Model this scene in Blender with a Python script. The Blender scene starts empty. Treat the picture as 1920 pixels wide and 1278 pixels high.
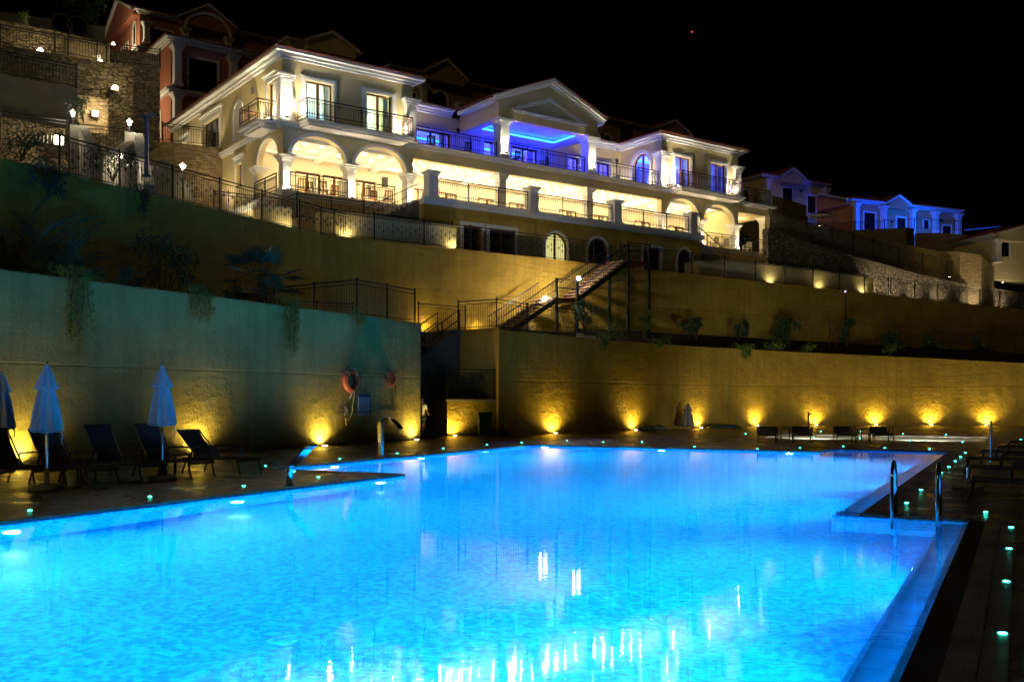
import bpy, bmesh, math, random
from mathutils import Vector, Matrix
random.seed(11)
R = math.radians
S = bpy.context.scene
COL = S.collection
# ------------------------------------------------------------------ camera, sky, exposure
FOC, HZ, CX, EYE = 1867.0, 750.0, 960.0, 1.6     # pixels of a 1920-wide frame; horizon row; eye height
cam = bpy.data.cameras.new('camera'); cam.sensor_width = 36.0; cam.lens = 36.0 * FOC / 1920.0
cam.shift_y = (HZ - 639.0) / 1920.0
cam.clip_start = 0.05; cam.clip_end = 3000
co = bpy.data.objects.new('camera', cam); COL.objects.link(co)
co.location = (0, 0, EYE); co.rotation_euler = (R(90), 0, 0)
S.camera = co
sun = bpy.data.lights.new('warm_fill', 'SUN'); sun.energy = 0.13; sun.angle = R(10); sun.color = (1.0, 0.74, 0.36)  # dim warm fill, added to lift the walls no lamp reaches
so = bpy.data.objects.new('warm_fill', sun); COL.objects.link(so); so.rotation_euler = Vector((0.42, 0.80, -0.45)).to_track_quat('-Z', 'Y').to_euler()
W = bpy.data.worlds.new('World'); S.world = W; W.use_nodes = True
nt = W.node_tree
sky = nt.nodes.new('ShaderNodeTexSky'); sky.sky_type = 'NISHITA'; sky.sun_disc = False
sky.sun_elevation = R(-7.0); sky.sun_rotation = R(150)
bg = nt.nodes['Background']; nt.links.new(sky.outputs[0], bg.inputs[0]); bg.inputs[1].default_value = 0.06
S.view_settings.view_transform = 'Standard'; S.view_settings.look = 'None'
S.view_settings.exposure = 0.0; S.view_settings.gamma = 1.0; S.view_settings.use_curve_mapping = False
S.render.engine = 'CYCLES'
cy = S.cycles
cy.use_denoising = True
try:
    cy.denoiser = 'OPENIMAGEDENOISE'; cy.denoising_input_passes = 'RGB_ALBEDO_NORMAL'
except Exception: pass
cy.max_bounces = 8; cy.diffuse_bounces = 4; cy.glossy_bounces = 3; cy.transmission_bounces = 6; cy.transparent_max_bounces = 12
cy.sample_clamp_indirect = 25.0
cy.use_light_tree = True

# ------------------------------------------------------------------ frames
class Frame:
    def __init__(s, ox, oy, deg):
        s.ox, s.oy, s.a = ox, oy, R(deg); s.c, s.s = math.cos(s.a), math.sin(s.a)
    def w(s, x, y, z=0.0):
        return Vector((s.ox + s.c * x - s.s * y, s.oy + s.s * x + s.c * y, z))
WF = Frame(0, 0, 0)
PF = Frame(0, 0, -27.1)              # x across the pool, y along it
BF = Frame(-12.2, 53.0, 36.3)        # x along the hotel front, y into the hill
def bt(px, n):                       # distance along the hotel front of an image column in the plane y = n
    k = (px - CX) / FOC
    return (-(BF.ox - BF.s * n) + k * (BF.oy + BF.c * n)) / (BF.c - k * BF.s)
def bn(px, t):                       # the same in a plane x = t
    k = (px - CX) / FOC
    return (BF.ox + BF.c * t - k * (BF.oy + BF.s * t)) / (BF.s + k * BF.c)
def bz(py, t, n):
    return EYE + (HZ - py) / FOC * BF.w(t, n).y
def at(px, py, Y):
    return Vector(((px - CX) / FOC * Y, Y, EYE + (HZ - py) / FOC * Y))
def ground(px, py, z=0.0):
    return at(px, py, FOC * (EYE - z) / (py - HZ))

# ------------------------------------------------------------------ objects
def tag(o, label=None, cat=None, group=None, kind=None):
    if label: o['label'] = label
    if cat: o['category'] = cat
    if group: o['group'] = group
    if kind: o['kind'] = kind
    return o
def thing(name, label, cat, fr=WF, loc=(0, 0, 0), rz=0.0, group=None, kind='thing'):
    o = bpy.data.objects.new(name, None); COL.objects.link(o); o.empty_display_size = 0.2
    o.location = fr.w(*loc); o.rotation_euler = (0, 0, fr.a + rz)
    return tag(o, label, cat, group, kind)
def copy_tree(o, parent=None):
    c = o.copy(); COL.objects.link(c); c.parent = parent
    for ch in list(o.children):
        copy_tree(ch, c)
    return c
ORD = 'first second third fourth fifth sixth seventh eighth ninth tenth eleventh twelfth thirteenth fourteenth fifteenth sixteenth'.split()

class MB:
    def __init__(s): s.v = []; s.f = []
    def add(s, vs, fs):
        o = len(s.v); s.v.extend([tuple(v) for v in vs]); s.f.extend([tuple(i + o for i in f) for f in fs])
    def quad(s, *p): s.add(p, [tuple(range(len(p)))])
    def box(s, x0, x1, y0, y1, z0, z1):
        s.add([(x0,y0,z0),(x1,y0,z0),(x1,y1,z0),(x0,y1,z0),(x0,y0,z1),(x1,y0,z1),(x1,y1,z1),(x0,y1,z1)],
              [(0,3,2,1),(4,5,6,7),(0,1,5,4),(1,2,6,5),(2,3,7,6),(3,0,4,7)])
    def bar(s, a, b, w, h=None, up=(0,0,1)):
        a = Vector(a); b = Vector(b); h = h or w; d = (b - a)
        if d.length < 1e-6: return
        d.normalize(); u = Vector(up)
        if abs(d.dot(u)) > 0.98: u = Vector((1,0,0))
        sd = d.cross(u).normalized() * (w / 2); uu = sd.cross(d).normalized() * (h / 2)
        vs = [a-sd-uu, a+sd-uu, a+sd+uu, a-sd+uu, b-sd-uu, b+sd-uu, b+sd+uu, b-sd+uu]
        s.add(vs, [(0,3,2,1),(4,5,6,7),(0,1,5,4),(1,2,6,5),(2,3,7,6),(3,0,4,7)])
    def tube(s, pts, r, seg=8, cap=True):
        pts = [Vector(p) for p in pts]; n = len(pts); rs = r if isinstance(r, (list, tuple)) else [r] * n
        ring = []; ref = None
        for i, p in enumerate(pts):
            d = (pts[min(i+1, n-1)] - pts[max(i-1, 0)])
            if d.length < 1e-9: d = Vector((0,0,1))
            d.normalize()
            if ref is None: ref = Vector((0,0,1)) if abs(d.z) < 0.9 else Vector((1,0,0))
            ref = ref - d * ref.dot(d)
            if ref.length < 1e-5: ref = d.orthogonal()
            ref.normalize(); bi = d.cross(ref)
            ring.append([p + (ref * math.cos(2*math.pi*k/seg) + bi * math.sin(2*math.pi*k/seg)) * rs[i] for k in range(seg)])
        vs = [q for r_ in ring for q in r_]; fs = []
        for i in range(n - 1):
            for k in range(seg):
                k2 = (k + 1) % seg
                fs.append((i*seg+k, i*seg+k2, (i+1)*seg+k2, (i+1)*seg+k))
        if cap: fs.append(tuple(range(seg-1, -1, -1))); fs.append(tuple((n-1)*seg + k for k in range(seg)))
        s.add(vs, fs)
    def lathe(s, prof, x=0, y=0, z=0, seg=16, fold=0, amp=0.0):
        vs = []; fs = []; n = len(prof)
        for (r, h) in prof:
            for k in range(seg):
                a = 2*math.pi*k/seg; rr = r * (1 + amp * math.cos(fold * a)) if fold else r
                vs.append((x + rr*math.cos(a), y + rr*math.sin(a), z + h))
        for i in range(n-1):
            for k in range(seg):
                k2 = (k+1) % seg; fs.append((i*seg+k, i*seg+k2, (i+1)*seg+k2, (i+1)*seg+k))
        fs.append(tuple(range(seg-1,-1,-1))); fs.append(tuple((n-1)*seg+k for k in range(seg)))
        s.add(vs, fs)
    def zprism(s, poly, z0, z1):
        n = len(poly); vs = [(p[0],p[1],z0) for p in poly] + [(p[0],p[1],z1) for p in poly]
        s.add(vs, [tuple(range(n-1,-1,-1)), tuple(range(n,2*n))] + [(i,(i+1)%n,n+(i+1)%n,n+i) for i in range(n)])
    def yprism(s, poly, y0, y1):           # poly in (x, z)
        n = len(poly); vs = [(p[0],y0,p[1]) for p in poly] + [(p[0],y1,p[1]) for p in poly]
        s.add(vs, [tuple(range(n)), tuple(range(2*n-1,n-1,-1))] + [(i,n+i,n+(i+1)%n,(i+1)%n) for i in range(n)])
    def xprism(s, poly, x0, x1):           # poly in (y, z)
        n = len(poly); vs = [(x0,p[0],p[1]) for p in poly] + [(x1,p[0],p[1]) for p in poly]
        s.add(vs, [tuple(range(n-1,-1,-1)), tuple(range(n,2*n))] + [(i,(i+1)%n,n+(i+1)%n,n+i) for i in range(n)])
    def cells(s, xs, zs, filled, d0, d1, axis='y'):
        """a slab with rectangular holes: cells of a grid, faces only where they show. axis y: (x,z) grid; x: (y,z) grid; z: (x,y) grid"""
        def P(a, b, d): return (a, d, b) if axis == 'y' else ((d, a, b) if axis == 'x' else (a, b, d))
        nx, nz = len(xs)-1, len(zs)-1
        F = [[filled((xs[i]+xs[i+1])/2, (zs[j]+zs[j+1])/2) for j in range(nz)] for i in range(nx)]
        g = lambda i, j: 0 <= i < nx and 0 <= j < nz and F[i][j]
        for i in range(nx):
            for j in range(nz):
                if not F[i][j]: continue
                a0,a1,b0,b1 = xs[i],xs[i+1],zs[j],zs[j+1]
                s.quad(P(a0,b0,d0),P(a1,b0,d0),P(a1,b1,d0),P(a0,b1,d0)); s.quad(P(a0,b0,d1),P(a0,b1,d1),P(a1,b1,d1),P(a1,b0,d1))
                if not g(i-1,j): s.quad(P(a0,b0,d0),P(a0,b1,d0),P(a0,b1,d1),P(a0,b0,d1))
                if not g(i+1,j): s.quad(P(a1,b0,d0),P(a1,b0,d1),P(a1,b1,d1),P(a1,b1,d0))
                if not g(i,j-1): s.quad(P(a0,b0,d0),P(a0,b0,d1),P(a1,b0,d1),P(a1,b0,d0))
                if not g(i,j+1): s.quad(P(a0,b1,d0),P(a1,b1,d0),P(a1,b1,d1),P(a0,b1,d1))
    def wall(s, a0, a1, z0, z1, d0, d1, holes=(), axis='y'):
        xs = sorted({a0, a1} | {v for h in holes for v in h[:2]}); zs = sorted({z0, z1} | {min(max(v, z0), z1) for h in holes for v in h[2:4]})
        s.cells(xs, zs, lambda x, z: not any(h[0] < x < h[1] and h[2] < z < h[3] for h in holes), d0, d1, axis)
    def arch(s, a0, a1, zs, rise, ztop, d0, d1, axis='y', n=16):
        """the spandrel over an arched opening a0..a1 springing at zs"""
        def P(a, b, d): return (a, d, b) if axis == 'y' else (d, a, b)
        m, h = (a0+a1)/2, (a1-a0)/2
        c = [(m - h*math.cos(math.pi*i/n), zs + rise*math.sin(math.pi*i/n)) for i in range(n+1)]
        for i in range(n):
            (x0,y0),(x1,y1) = c[i], c[i+1]
            s.quad(P(x0,y0,d0),P(x1,y1,d0),P(x1,ztop,d0),P(x0,ztop,d0)); s.quad(P(x0,y0,d1),P(x0,ztop,d1),P(x1,ztop,d1),P(x1,y1,d1))
            s.quad(P(x0,y0,d0),P(x0,y0,d1),P(x1,y1,d1),P(x1,y1,d0))
    def archtrim(s, a0, a1, zs, rise, w, d0, d1, axis='y', n=18, zb=None):
        """a moulded band round an arch, with straight legs down to zb"""
        def P(a, b, d): return (a, d, b) if axis == 'y' else (d, a, b)
        m, h = (a0+a1)/2, (a1-a0)/2
        ci = [(m - h*math.cos(math.pi*i/n), zs + rise*math.sin(math.pi*i/n)) for i in range(n+1)]
        cu = [(m - (h+w)*math.cos(math.pi*i/n), zs + (rise+w)*math.sin(math.pi*i/n)) for i in range(n+1)]
        if zb is not None:
            ci = [(a0, zb)] + ci + [(a1, zb)]; cu = [(a0-w, zb)] + cu + [(a1+w, zb)]
        for i in range(len(ci)-1):
            (x0,y0),(x1,y1),(u0,v0),(u1,v1) = ci[i],ci[i+1],cu[i],cu[i+1]
            s.quad(P(x0,y0,d0),P(x1,y1,d0),P(u1,v1,d0),P(u0,v0,d0)); s.quad(P(u0,v0,d0),P(u1,v1,d0),P(u1,v1,d1),P(u0,v0,d1))
            s.quad(P(x0,y0,d0),P(x0,y0,d1),P(x1,y1,d1),P(x1,y1,d0))
    def build(s, name, mat, parent=None, smooth=False, label=None, loc=None):
        me = bpy.data.meshes.new(name); me.from_pydata(s.v, [], s.f); me.update()
        me.materials.append(mat)
        if smooth:
            for p in me.polygons: p.use_smooth = True
        o = bpy.data.objects.new(name, me); COL.objects.link(o)
        if parent: o.parent = parent
        if loc: o.location = loc
        if label: o['label'] = label
        return o
def solo(name, mb, mat, label, cat, fr=WF, loc=(0,0,0), group=None, kind='thing', smooth=False, rz=0.0):
    o = mb.build(name, mat, None, smooth); o.location = fr.w(*loc); o.rotation_euler = (0, 0, fr.a + rz)
    return tag(o, label, cat, group, kind)
def structure(name, mb, mat, fr=WF, smooth=False):
    o = mb.build(name, mat, None, smooth); o.location = fr.w(0,0,0); o.rotation_euler = (0,0,fr.a); o['kind'] = 'structure'; return o

def lamp(kind, name, parent, loc, energy, color, radius=0.05, aim=None, cone=90, blend=0.6, fr=WF, size=None):
    L = bpy.data.lights.new(name, kind); L.energy = energy; L.color = color
    if kind == 'AREA':
        L.shape = 'RECTANGLE'; L.size, L.size_y = size
    else: L.shadow_soft_size = radius
    if kind == 'SPOT': L.spot_size = R(cone); L.spot_blend = blend
    o = bpy.data.objects.new(name, L); COL.objects.link(o); o.location = loc
    if parent: o.parent = parent
    if aim is not None: o.rotation_euler = Vector(aim).to_track_quat('-Z', 'Y').to_euler()
    return o

# ------------------------------------------------------------------ materials
def nodes(name):
    m = bpy.data.materials.new(name); m.use_nodes = True
    t = m.node_tree; b = t.nodes['Principled BSDF']
    return m, t, b
def link(t, a, b): t.links.new(a, b)
def coords(t, stretch=(1,1,1)):
    tc = t.nodes.new('ShaderNodeTexCoord'); mp = t.nodes.new('ShaderNodeMapping'); mp.inputs['Scale'].default_value = stretch
    link(t, tc.outputs['Object'], mp.inputs[0]); return mp.outputs[0]
def noise(t, vec, scale, detail=4, rough=0.55):
    n = t.nodes.new('ShaderNodeTexNoise'); n.inputs['Scale'].default_value = scale; n.inputs['Detail'].default_value = detail
    n.inputs['Roughness'].default_value = rough; link(t, vec, n.inputs['Vector']); return n.outputs['Fac']
def ramp(t, fac, stops):
    r = t.nodes.new('ShaderNodeValToRGB'); e = r.color_ramp.elements
    while len(e) < len(stops): e.new(0.5)
    for el, (p, c) in zip(e, stops): el.position = p; el.color = (*c, 1) if len(c) == 3 else c
    link(t, fac, r.inputs[0]); return r.outputs[0]
def math_(t, op, a, b=None):
    n = t.nodes.new('ShaderNodeMath'); n.operation = op
    for i, v in enumerate((a, b)):
        if v is None: continue
        if isinstance(v, (int, float)): n.inputs[i].default_value = v
        else: link(t, v, n.inputs[i])
    return n.outputs[0]
def mixc(t, fac, a, b, mode='MIX'):
    n = t.nodes.new('ShaderNodeMix'); n.data_type = 'RGBA'; n.blend_type = mode
    if isinstance(fac, (int, float)): n.inputs[0].default_value = fac
    else: link(t, fac, n.inputs[0])
    for i, v in ((6, a), (7, b)):
        if isinstance(v, tuple): n.inputs[i].default_value = (*v, 1)
        else: link(t, v, n.inputs[i])
    return n.outputs[2]
def bump(t, b, h, strength, dist=0.02):
    n = t.nodes.new('ShaderNodeBump'); n.inputs['Strength'].default_value = strength; n.inputs['Distance'].default_value = dist
    link(t, h, n.inputs['Height']); link(t, n.outputs[0], b.inputs['Normal'])
def scl(c, k): return tuple(min(1, x * k) for x in c)
def M(name, col, rough=0.6, metal=0.0, var=0.12, vs=2.0, bs=0.0, bsc=30.0, bd=0.01, stretch=(1,1,1), spec=0.4):
    m, t, b = nodes(name)
    v = coords(t, stretch)
    link(t, ramp(t, noise(t, v, vs, 5), [(0.25, scl(col, 1-var)), (0.75, scl(col, 1+var))]), b.inputs['Base Color'])
    b.inputs['Roughness'].default_value = rough; b.inputs['Metallic'].default_value = metal
    b.inputs['Specular IOR Level'].default_value = spec
    if bs: bump(t, b, noise(t, v, bsc, 4), bs, bd)
    return m
def emit(name, col, strength):
    m, t, b = nodes(name); t.nodes.remove(b)
    e = t.nodes.new('ShaderNodeEmission'); e.inputs[0].default_value = (*col, 1); e.inputs[1].default_value = strength
    link(t, e.outputs[0], t.nodes['Material Output'].inputs[0]); return m
def stucco(name, col, streak=0.35, bs=0.5, bd=0.03, ridge=0.8):
    """painted concrete: rain streaks, patches, trowel marks and horizontal formwork ridges"""
    m, t, b = nodes(name)
    v = coords(t); vst = coords(t, (1.3, 1.3, 0.10)); vho = coords(t, (0.35, 0.35, 3.2))
    patch = noise(t, v, 0.55, 6, 0.6); st = noise(t, vst, 2.2, 5, 0.6)
    c1 = ramp(t, patch, [(0.3, scl(col, 0.72)), (0.72, scl(col, 1.15))])
    c2 = mixc(t, math_(t, 'MULTIPLY', ramp(t, st, [(0.45, (0,0,0)), (0.75, (1,1,1))]), streak), c1, scl(col, 0.45))
    fine = noise(t, v, 9, 5, 0.65)
    sx = t.nodes.new('ShaderNodeSeparateXYZ'); link(t, v, sx.inputs[0])          # day joints between pours, every 2.4 m
    zz = math_(t, 'ADD', sx.outputs[2], math_(t, 'MULTIPLY', noise(t, v, 0.8, 3), 0.10))
    jt = ramp(t, math_(t, 'PINGPONG', math_(t, 'SUBTRACT', zz, 0.15), 1.2), [(0.0, (1,1,1)), (0.035, (0,0,0))])
    c3 = mixc(t, math_(t, 'MULTIPLY', ramp(t, fine, [(0.55, (0,0,0)), (0.8, (1,1,1))]), 0.35), c2, scl(col, 0.55))
    c3 = mixc(t, math_(t, 'MULTIPLY', jt, 0.28), c3, scl(col, 0.4))
    link(t, c3, b.inputs['Base Color']); b.inputs['Roughness'].default_value = 0.85; b.inputs['Specular IOR Level'].default_value = 0.2
    h = math_(t, 'ADD', math_(t, 'MULTIPLY', noise(t, v, 2.2, 7, 0.68), 1.4), math_(t, 'ADD', math_(t, 'MULTIPLY', noise(t, vho, 2.0, 4), ridge), math_(t, 'MULTIPLY', noise(t, v, 14, 3), 0.35)))
    h = math_(t, 'SUBTRACT', h, math_(t, 'MULTIPLY', jt, 0.35))
    bump(t, b, h, bs, bd); return m
def rubble(name, col, scale=2.6, bd=0.12, flat=(1,1,1.7), mortar=0.45):
    m, t, b = nodes(name); v = coords(t, flat)
    nz = t.nodes.new('ShaderNodeTexNoise'); nz.inputs['Scale'].default_value = 3.0; link(t, v, nz.inputs['Vector'])
    vv = t.nodes.new('ShaderNodeMix'); vv.data_type = 'VECTOR'; vv.inputs[0].default_value = 0.12
    link(t, v, vv.inputs[4]); link(t, nz.outputs['Color'], vv.inputs[5])
    c = t.nodes.new('ShaderNodeTexVoronoi'); c.inputs['Scale'].default_value = scale; link(t, vv.outputs[1], c.inputs['Vector'])
    e = t.nodes.new('ShaderNodeTexVoronoi'); e.feature = 'DISTANCE_TO_EDGE'; e.inputs['Scale'].default_value = scale; link(t, vv.outputs[1], e.inputs['Vector'])
    edge = ramp(t, e.outputs['Distance'], [(0.0, (0,0,0)), (0.10, (1,1,1))])
    hsv = t.nodes.new('ShaderNodeSeparateColor'); link(t, c.outputs['Color'], hsv.inputs[0])
    cell = ramp(t, hsv.outputs[0], [(0.0, scl(col, 0.55)), (0.5, col), (1.0, scl(col, 1.5))])
    tx = mixc(t, 0.4, cell, ramp(t, noise(t, v, 12, 5), [(0.3, scl(col, 0.5)), (0.7, scl(col, 1.4))]))
    link(t, mixc(t, edge, scl(col, mortar), tx), b.inputs['Base Color']); b.inputs['Roughness'].default_value = 0.9; b.inputs['Specular IOR Level'].default_value = 0.15
    h = math_(t, 'ADD', math_(t, 'MULTIPLY', edge, 0.9), math_(t, 'ADD', math_(t, 'MULTIPLY', hsv.outputs[1], 0.6), math_(t, 'MULTIPLY', noise(t, v, 7, 4), 0.5)))
    bump(t, b, h, 1.0, bd); return m
def glass_pane(name, tint=(0.9, 0.95, 0.95), gloss=0.08):
    m, t, b = nodes(name); t.nodes.remove(b)
    tr = t.nodes.new('ShaderNodeBsdfTransparent'); tr.inputs[0].default_value = (*tint, 1)
    gl = t.nodes.new('ShaderNodeBsdfGlossy'); gl.inputs['Roughness'].default_value = 0.02
    mx = t.nodes.new('ShaderNodeMixShader'); mx.inputs[0].default_value = gloss
    link(t, tr.outputs[0], mx.inputs[1]); link(t, gl.outputs[0], mx.inputs[2]); link(t, mx.outputs[0], t.nodes['Material Output'].inputs[0]); return m
def tiles(name, c1, c2, grout, size=0.05, rough=0.25, bs=0.2):
    """small square mosaic, each tile its own shade"""
    m, t, b = nodes(name); v = coords(t)
    sn = t.nodes.new('ShaderNodeVectorMath'); sn.operation = 'SNAP'; sn.inputs[1].default_value = (size,)*3; link(t, v, sn.inputs[0])
    wn = t.nodes.new('ShaderNodeTexWhiteNoise'); link(t, sn.outputs[0], wn.inputs['Vector'])
    col = ramp(t, wn.outputs['Value'], [(0.0, c1), (1.0, c2)])
    big = ramp(t, noise(t, v, 15.0, 4, 0.78), [(0.36, (0.66,0.79,0.90)), (0.60, (1,1,1))])
    link(t, mixc(t, 1.0, col, big, 'MULTIPLY'), b.inputs['Base Color']); b.inputs['Roughness'].default_value = rough
    return m
def paving(name, col, joint, sx, sy, rough=0.45, bd=0.01, var=0.35, rot=0.0):
    m, t, b = nodes(name); tc = t.nodes.new('ShaderNodeTexCoord'); mp = t.nodes.new('ShaderNodeMapping'); mp.inputs['Rotation'].default_value = (0,0,rot)
    link(t, tc.outputs['Object'], mp.inputs[0]); v = mp.outputs[0]
    br = t.nodes.new('ShaderNodeTexBrick'); br.inputs['Scale'].default_value = 1.0; br.inputs['Brick Width'].default_value = sx; br.inputs['Row Height'].default_value = sy
    br.inputs['Mortar Size'].default_value = 0.012; br.inputs['Color1'].default_value = (*scl(col, 1-var), 1); br.inputs['Color2'].default_value = (*scl(col, 1+var), 1); br.inputs['Mortar'].default_value = (*joint, 1)
    link(t, v, br.inputs['Vector'])
    n = noise(t, v, 3.0, 6, 0.65)
    link(t, mixc(t, 0.55, br.outputs['Color'], ramp(t, n, [(0.3, scl(col, 0.5)), (0.75, scl(col, 1.6))])), b.inputs['Base Color'])
    link(t, ramp(t, noise(t, v, 1.3, 5), [(0.3, (rough*0.7,)*3), (0.7, (min(1, rough*1.5),)*3)]), b.inputs['Roughness'])
    bump(t, b, math_(t, 'ADD', math_(t, 'MULTIPLY', br.outputs['Fac'], -0.6), noise(t, v, 5.0, 6, 0.7)), 0.6, bd); return m

OCHRE = stucco('ochre_painted_concrete', (0.52, 0.345, 0.06), 0.5, 0.95, 0.09, 0.3)
OCHRE_L = stucco('pool_tinted_ochre_concrete', (0.47, 0.375, 0.125), 0.5, 0.85, 0.08, 0.3)  # left wall's ochre, with the pool's blue-green glow mixed into the colour
OCHRE_UP = stucco('ochre_board_marked_concrete', (0.57, 0.375, 0.065), 0.45, 1.0, 0.13, 1.1)
CREAM = M('cream_yellow_stucco', (0.68, 0.56, 0.29), 0.85, var=0.06, vs=0.7, bs=0.25, bsc=40, bd=0.004, spec=0.2)
TRIM = M('white_moulding_plaster', (0.76, 0.73, 0.68), 0.75, var=0.05, vs=1.5, bs=0.15, bsc=25, bd=0.004, spec=0.25)
WHITE_IN = M('white_interior_plaster', (0.82, 0.78, 0.70), 0.8, var=0.03)
CREAM_IN = M('pale_yellow_interior_plaster', (0.76, 0.66, 0.43), 0.8, var=0.05)
RED = M('terracotta_red_stucco', (0.44, 0.17, 0.10), 0.85, var=0.08, vs=0.8, bs=0.25, bsc=40, bd=0.004, spec=0.2)
BROWNISH = M('dull_ochre_stucco', (0.42, 0.27, 0.10), 0.85, var=0.08, spec=0.2)
PEACH = M('peach_stucco', (0.60, 0.30, 0.15), 0.85, var=0.08, spec=0.2)
ROOF = M('terracotta_barrel_tile', (0.26, 0.075, 0.045), 0.8, var=0.45, vs=5.0, bs=0.3, bsc=20, bd=0.01)
IRON = M('black_wrought_iron', (0.012, 0.013, 0.016), 0.45, 0.0, var=0.2, vs=8)
RUST = M('brown_painted_iron', (0.075, 0.028, 0.016), 0.5, 0.0, var=0.2, vs=8)
WOOD = M('dark_brown_timber', (0.13, 0.038, 0.018), 0.45, var=0.3, vs=6, stretch=(3,3,0.4))
DARKWOOD = M('black_brown_timber', (0.035, 0.014, 0.010), 0.45, var=0.3, vs=6)
GLASS = glass_pane('clear_window_glass')
DARKGLASS = M('unlit_window_glass', (0.008, 0.010, 0.014), 0.08, var=0.1, spec=0.6)
RUBBLE = rubble('rubble_stone', (0.32, 0.25, 0.145), 3.4, 0.34, (1,1,2.0))
RUBBLE_DK = rubble('rough_slope_stone', (0.24, 0.19, 0.125), 2.7, 0.25, (1,1,2.0))
STONE = rubble('flush_cut_stone', (0.36, 0.27, 0.15), 3.2, 0.03, (1,1,2.6), 0.72)
SOIL = M('dark_planting_soil', (0.022, 0.015, 0.010), 0.95, var=0.5, vs=3, bs=0.8, bsc=6, bd=0.08)
HILLM = M('dark_scrub_hillside', (0.030, 0.026, 0.015), 0.95, var=0.5, vs=0.5, bs=0.6, bsc=2, bd=0.2)
DECK = paving('dark_stamped_stone_paving', (0.062, 0.044, 0.034), (0.012, 0.009, 0.008), 0.9, 0.45, 0.30, 0.04)
COPING = paving('grey_coping_stone', (0.13, 0.115, 0.10), (0.04, 0.035, 0.03), 0.6, 0.6, 0.4, 0.004, 0.15)
MOSAIC = tiles('blue_pool_mosaic', (0.0014, 0.20, 0.50), (0.005, 0.43, 0.84), None, 0.06)
LEDGE = paving('pale_blue_ledge_tile', (0.06, 0.45, 0.85), (0.02, 0.2, 0.45), 1.2, 0.6, 0.2, 0.002, 0.06)
PALE = tiles('pale_paddling_pool_mosaic', (0.62, 0.64, 0.52), (0.78, 0.80, 0.68), None, 0.05)
CHROME = M('polished_stainless_steel', (0.72, 0.74, 0.76), 0.12, 1.0, var=0.04)
POLEGREY = M('grey_painted_pole', (0.08, 0.11, 0.17), 0.45, var=0.1)
DARKCLOTH = M('grey_parasol_canvas', (0.22, 0.22, 0.22), 0.85, var=0.1)
STAIRDK = M('dark_stair_stone', (0.17, 0.13, 0.09), 0.8, var=0.3)
TREAD = M('pale_worn_timber_tread', (0.30, 0.18, 0.12), 0.55, var=0.35, vs=5)
CURTAIN = M('sheer_white_curtain', (0.7, 0.7, 0.68), 0.9, var=0.05)
DARKRENDER = M('dark_grey_render', (0.13, 0.11, 0.085), 0.9, var=0.25, vs=1.2, bs=0.4, bsc=10, bd=0.02)
STEEL = M('dark_green_painted_steel', (0.018, 0.026, 0.024), 0.5, var=0.2)
GRATE = M('black_drain_grating', (0.012, 0.012, 0.014), 0.5, var=0.2)
LEAF_D = M('dark_glossy_leaf', (0.034, 0.085, 0.030), 0.5, var=0.5, vs=4)
LEAF_L = M('bright_green_leaf', (0.13, 0.20, 0.035), 0.5, var=0.5, vs=5)
LEAF_B = M('blue_grey_leaf', (0.065, 0.15, 0.095), 0.5, var=0.4, vs=5)
BARK = M('rough_brown_bark', (0.06, 0.04, 0.025), 0.9, var=0.4, vs=10, bs=0.6, bsc=20, bd=0.02)
CANVAS = M('pool_tinted_parasol_canvas', (0.60, 0.70, 0.78), 0.8, var=0.06, bs=0.2, bsc=60, bd=0.003)  # white canvas, the pool's blue light put into its base colour
SLING = M('dark_mesh_sling', (0.062, 0.054, 0.060), 0.7, var=0.15, bs=0.3, bsc=150, bd=0.002)
FRAMEM = M('dark_bronze_frame', (0.022, 0.016, 0.013), 0.4, var=0.2)
PLASTIC = M('dark_green_plastic', (0.012, 0.045, 0.035), 0.45, var=0.15)
ORANGE = M('orange_lifebuoy_foam', (0.85, 0.10, 0.015), 0.45, var=0.12, vs=5)
ROPE = M('pale_rope', (0.62, 0.58, 0.48), 0.85, var=0.15, vs=20)
PAPER = M('pale_printed_board', (0.62, 0.62, 0.66), 0.5, var=0.03)
INK = M('dark_purple_print', (0.10, 0.07, 0.22), 0.6, var=0.1)
CONC = M('grey_concrete', (0.30, 0.28, 0.24), 0.85, var=0.2, vs=2, bs=0.4, bsc=12, bd=0.02)
CONC_P = M('pale_concrete_coping', (0.42, 0.37, 0.25), 0.85, var=0.2, vs=2, bs=0.4, bsc=12, bd=0.02)
SKIN = M('tanned_skin', (0.45, 0.25, 0.16), 0.55, var=0.06)
SHIRT = M('white_cotton_shirt', (0.74, 0.72, 0.70), 0.85, var=0.06)
SHORTS = M('dark_navy_cloth', (0.035, 0.035, 0.05), 0.85, var=0.15)
HAIR = M('dark_hair', (0.015, 0.010, 0.008), 0.6, var=0.2)
E_WARM = emit('warm_uplight_lens', (1.0, 0.86, 0.45), 60)
E_CEIL = emit('warm_ceiling_bulb', (1.0, 0.80, 0.48), 340)
E_UP = emit('bright_column_uplight_lens', (1.0, 0.90, 0.66), 170)
E_POOL = emit('white_pool_lens', (0.85, 0.95, 1.0), 22)
E_TEAL = emit('teal_deck_lens', (0.03, 0.80, 0.58), 32)
E_BLUE = emit('blue_led_strip', (0.02, 0.22, 1.0), 9)
E_WHITE = emit('white_lamp_globe', (1.0, 0.90, 0.72), 26)
E_WALL = emit('white_bulkhead_lens', (1.0, 0.88, 0.66), 14)
E_WIN = emit('lit_yellow_window', (0.95, 0.86, 0.32), 0.85)
E_RED = emit('red_beacon_lens', (1.0, 0.08, 0.12), 4)
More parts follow.
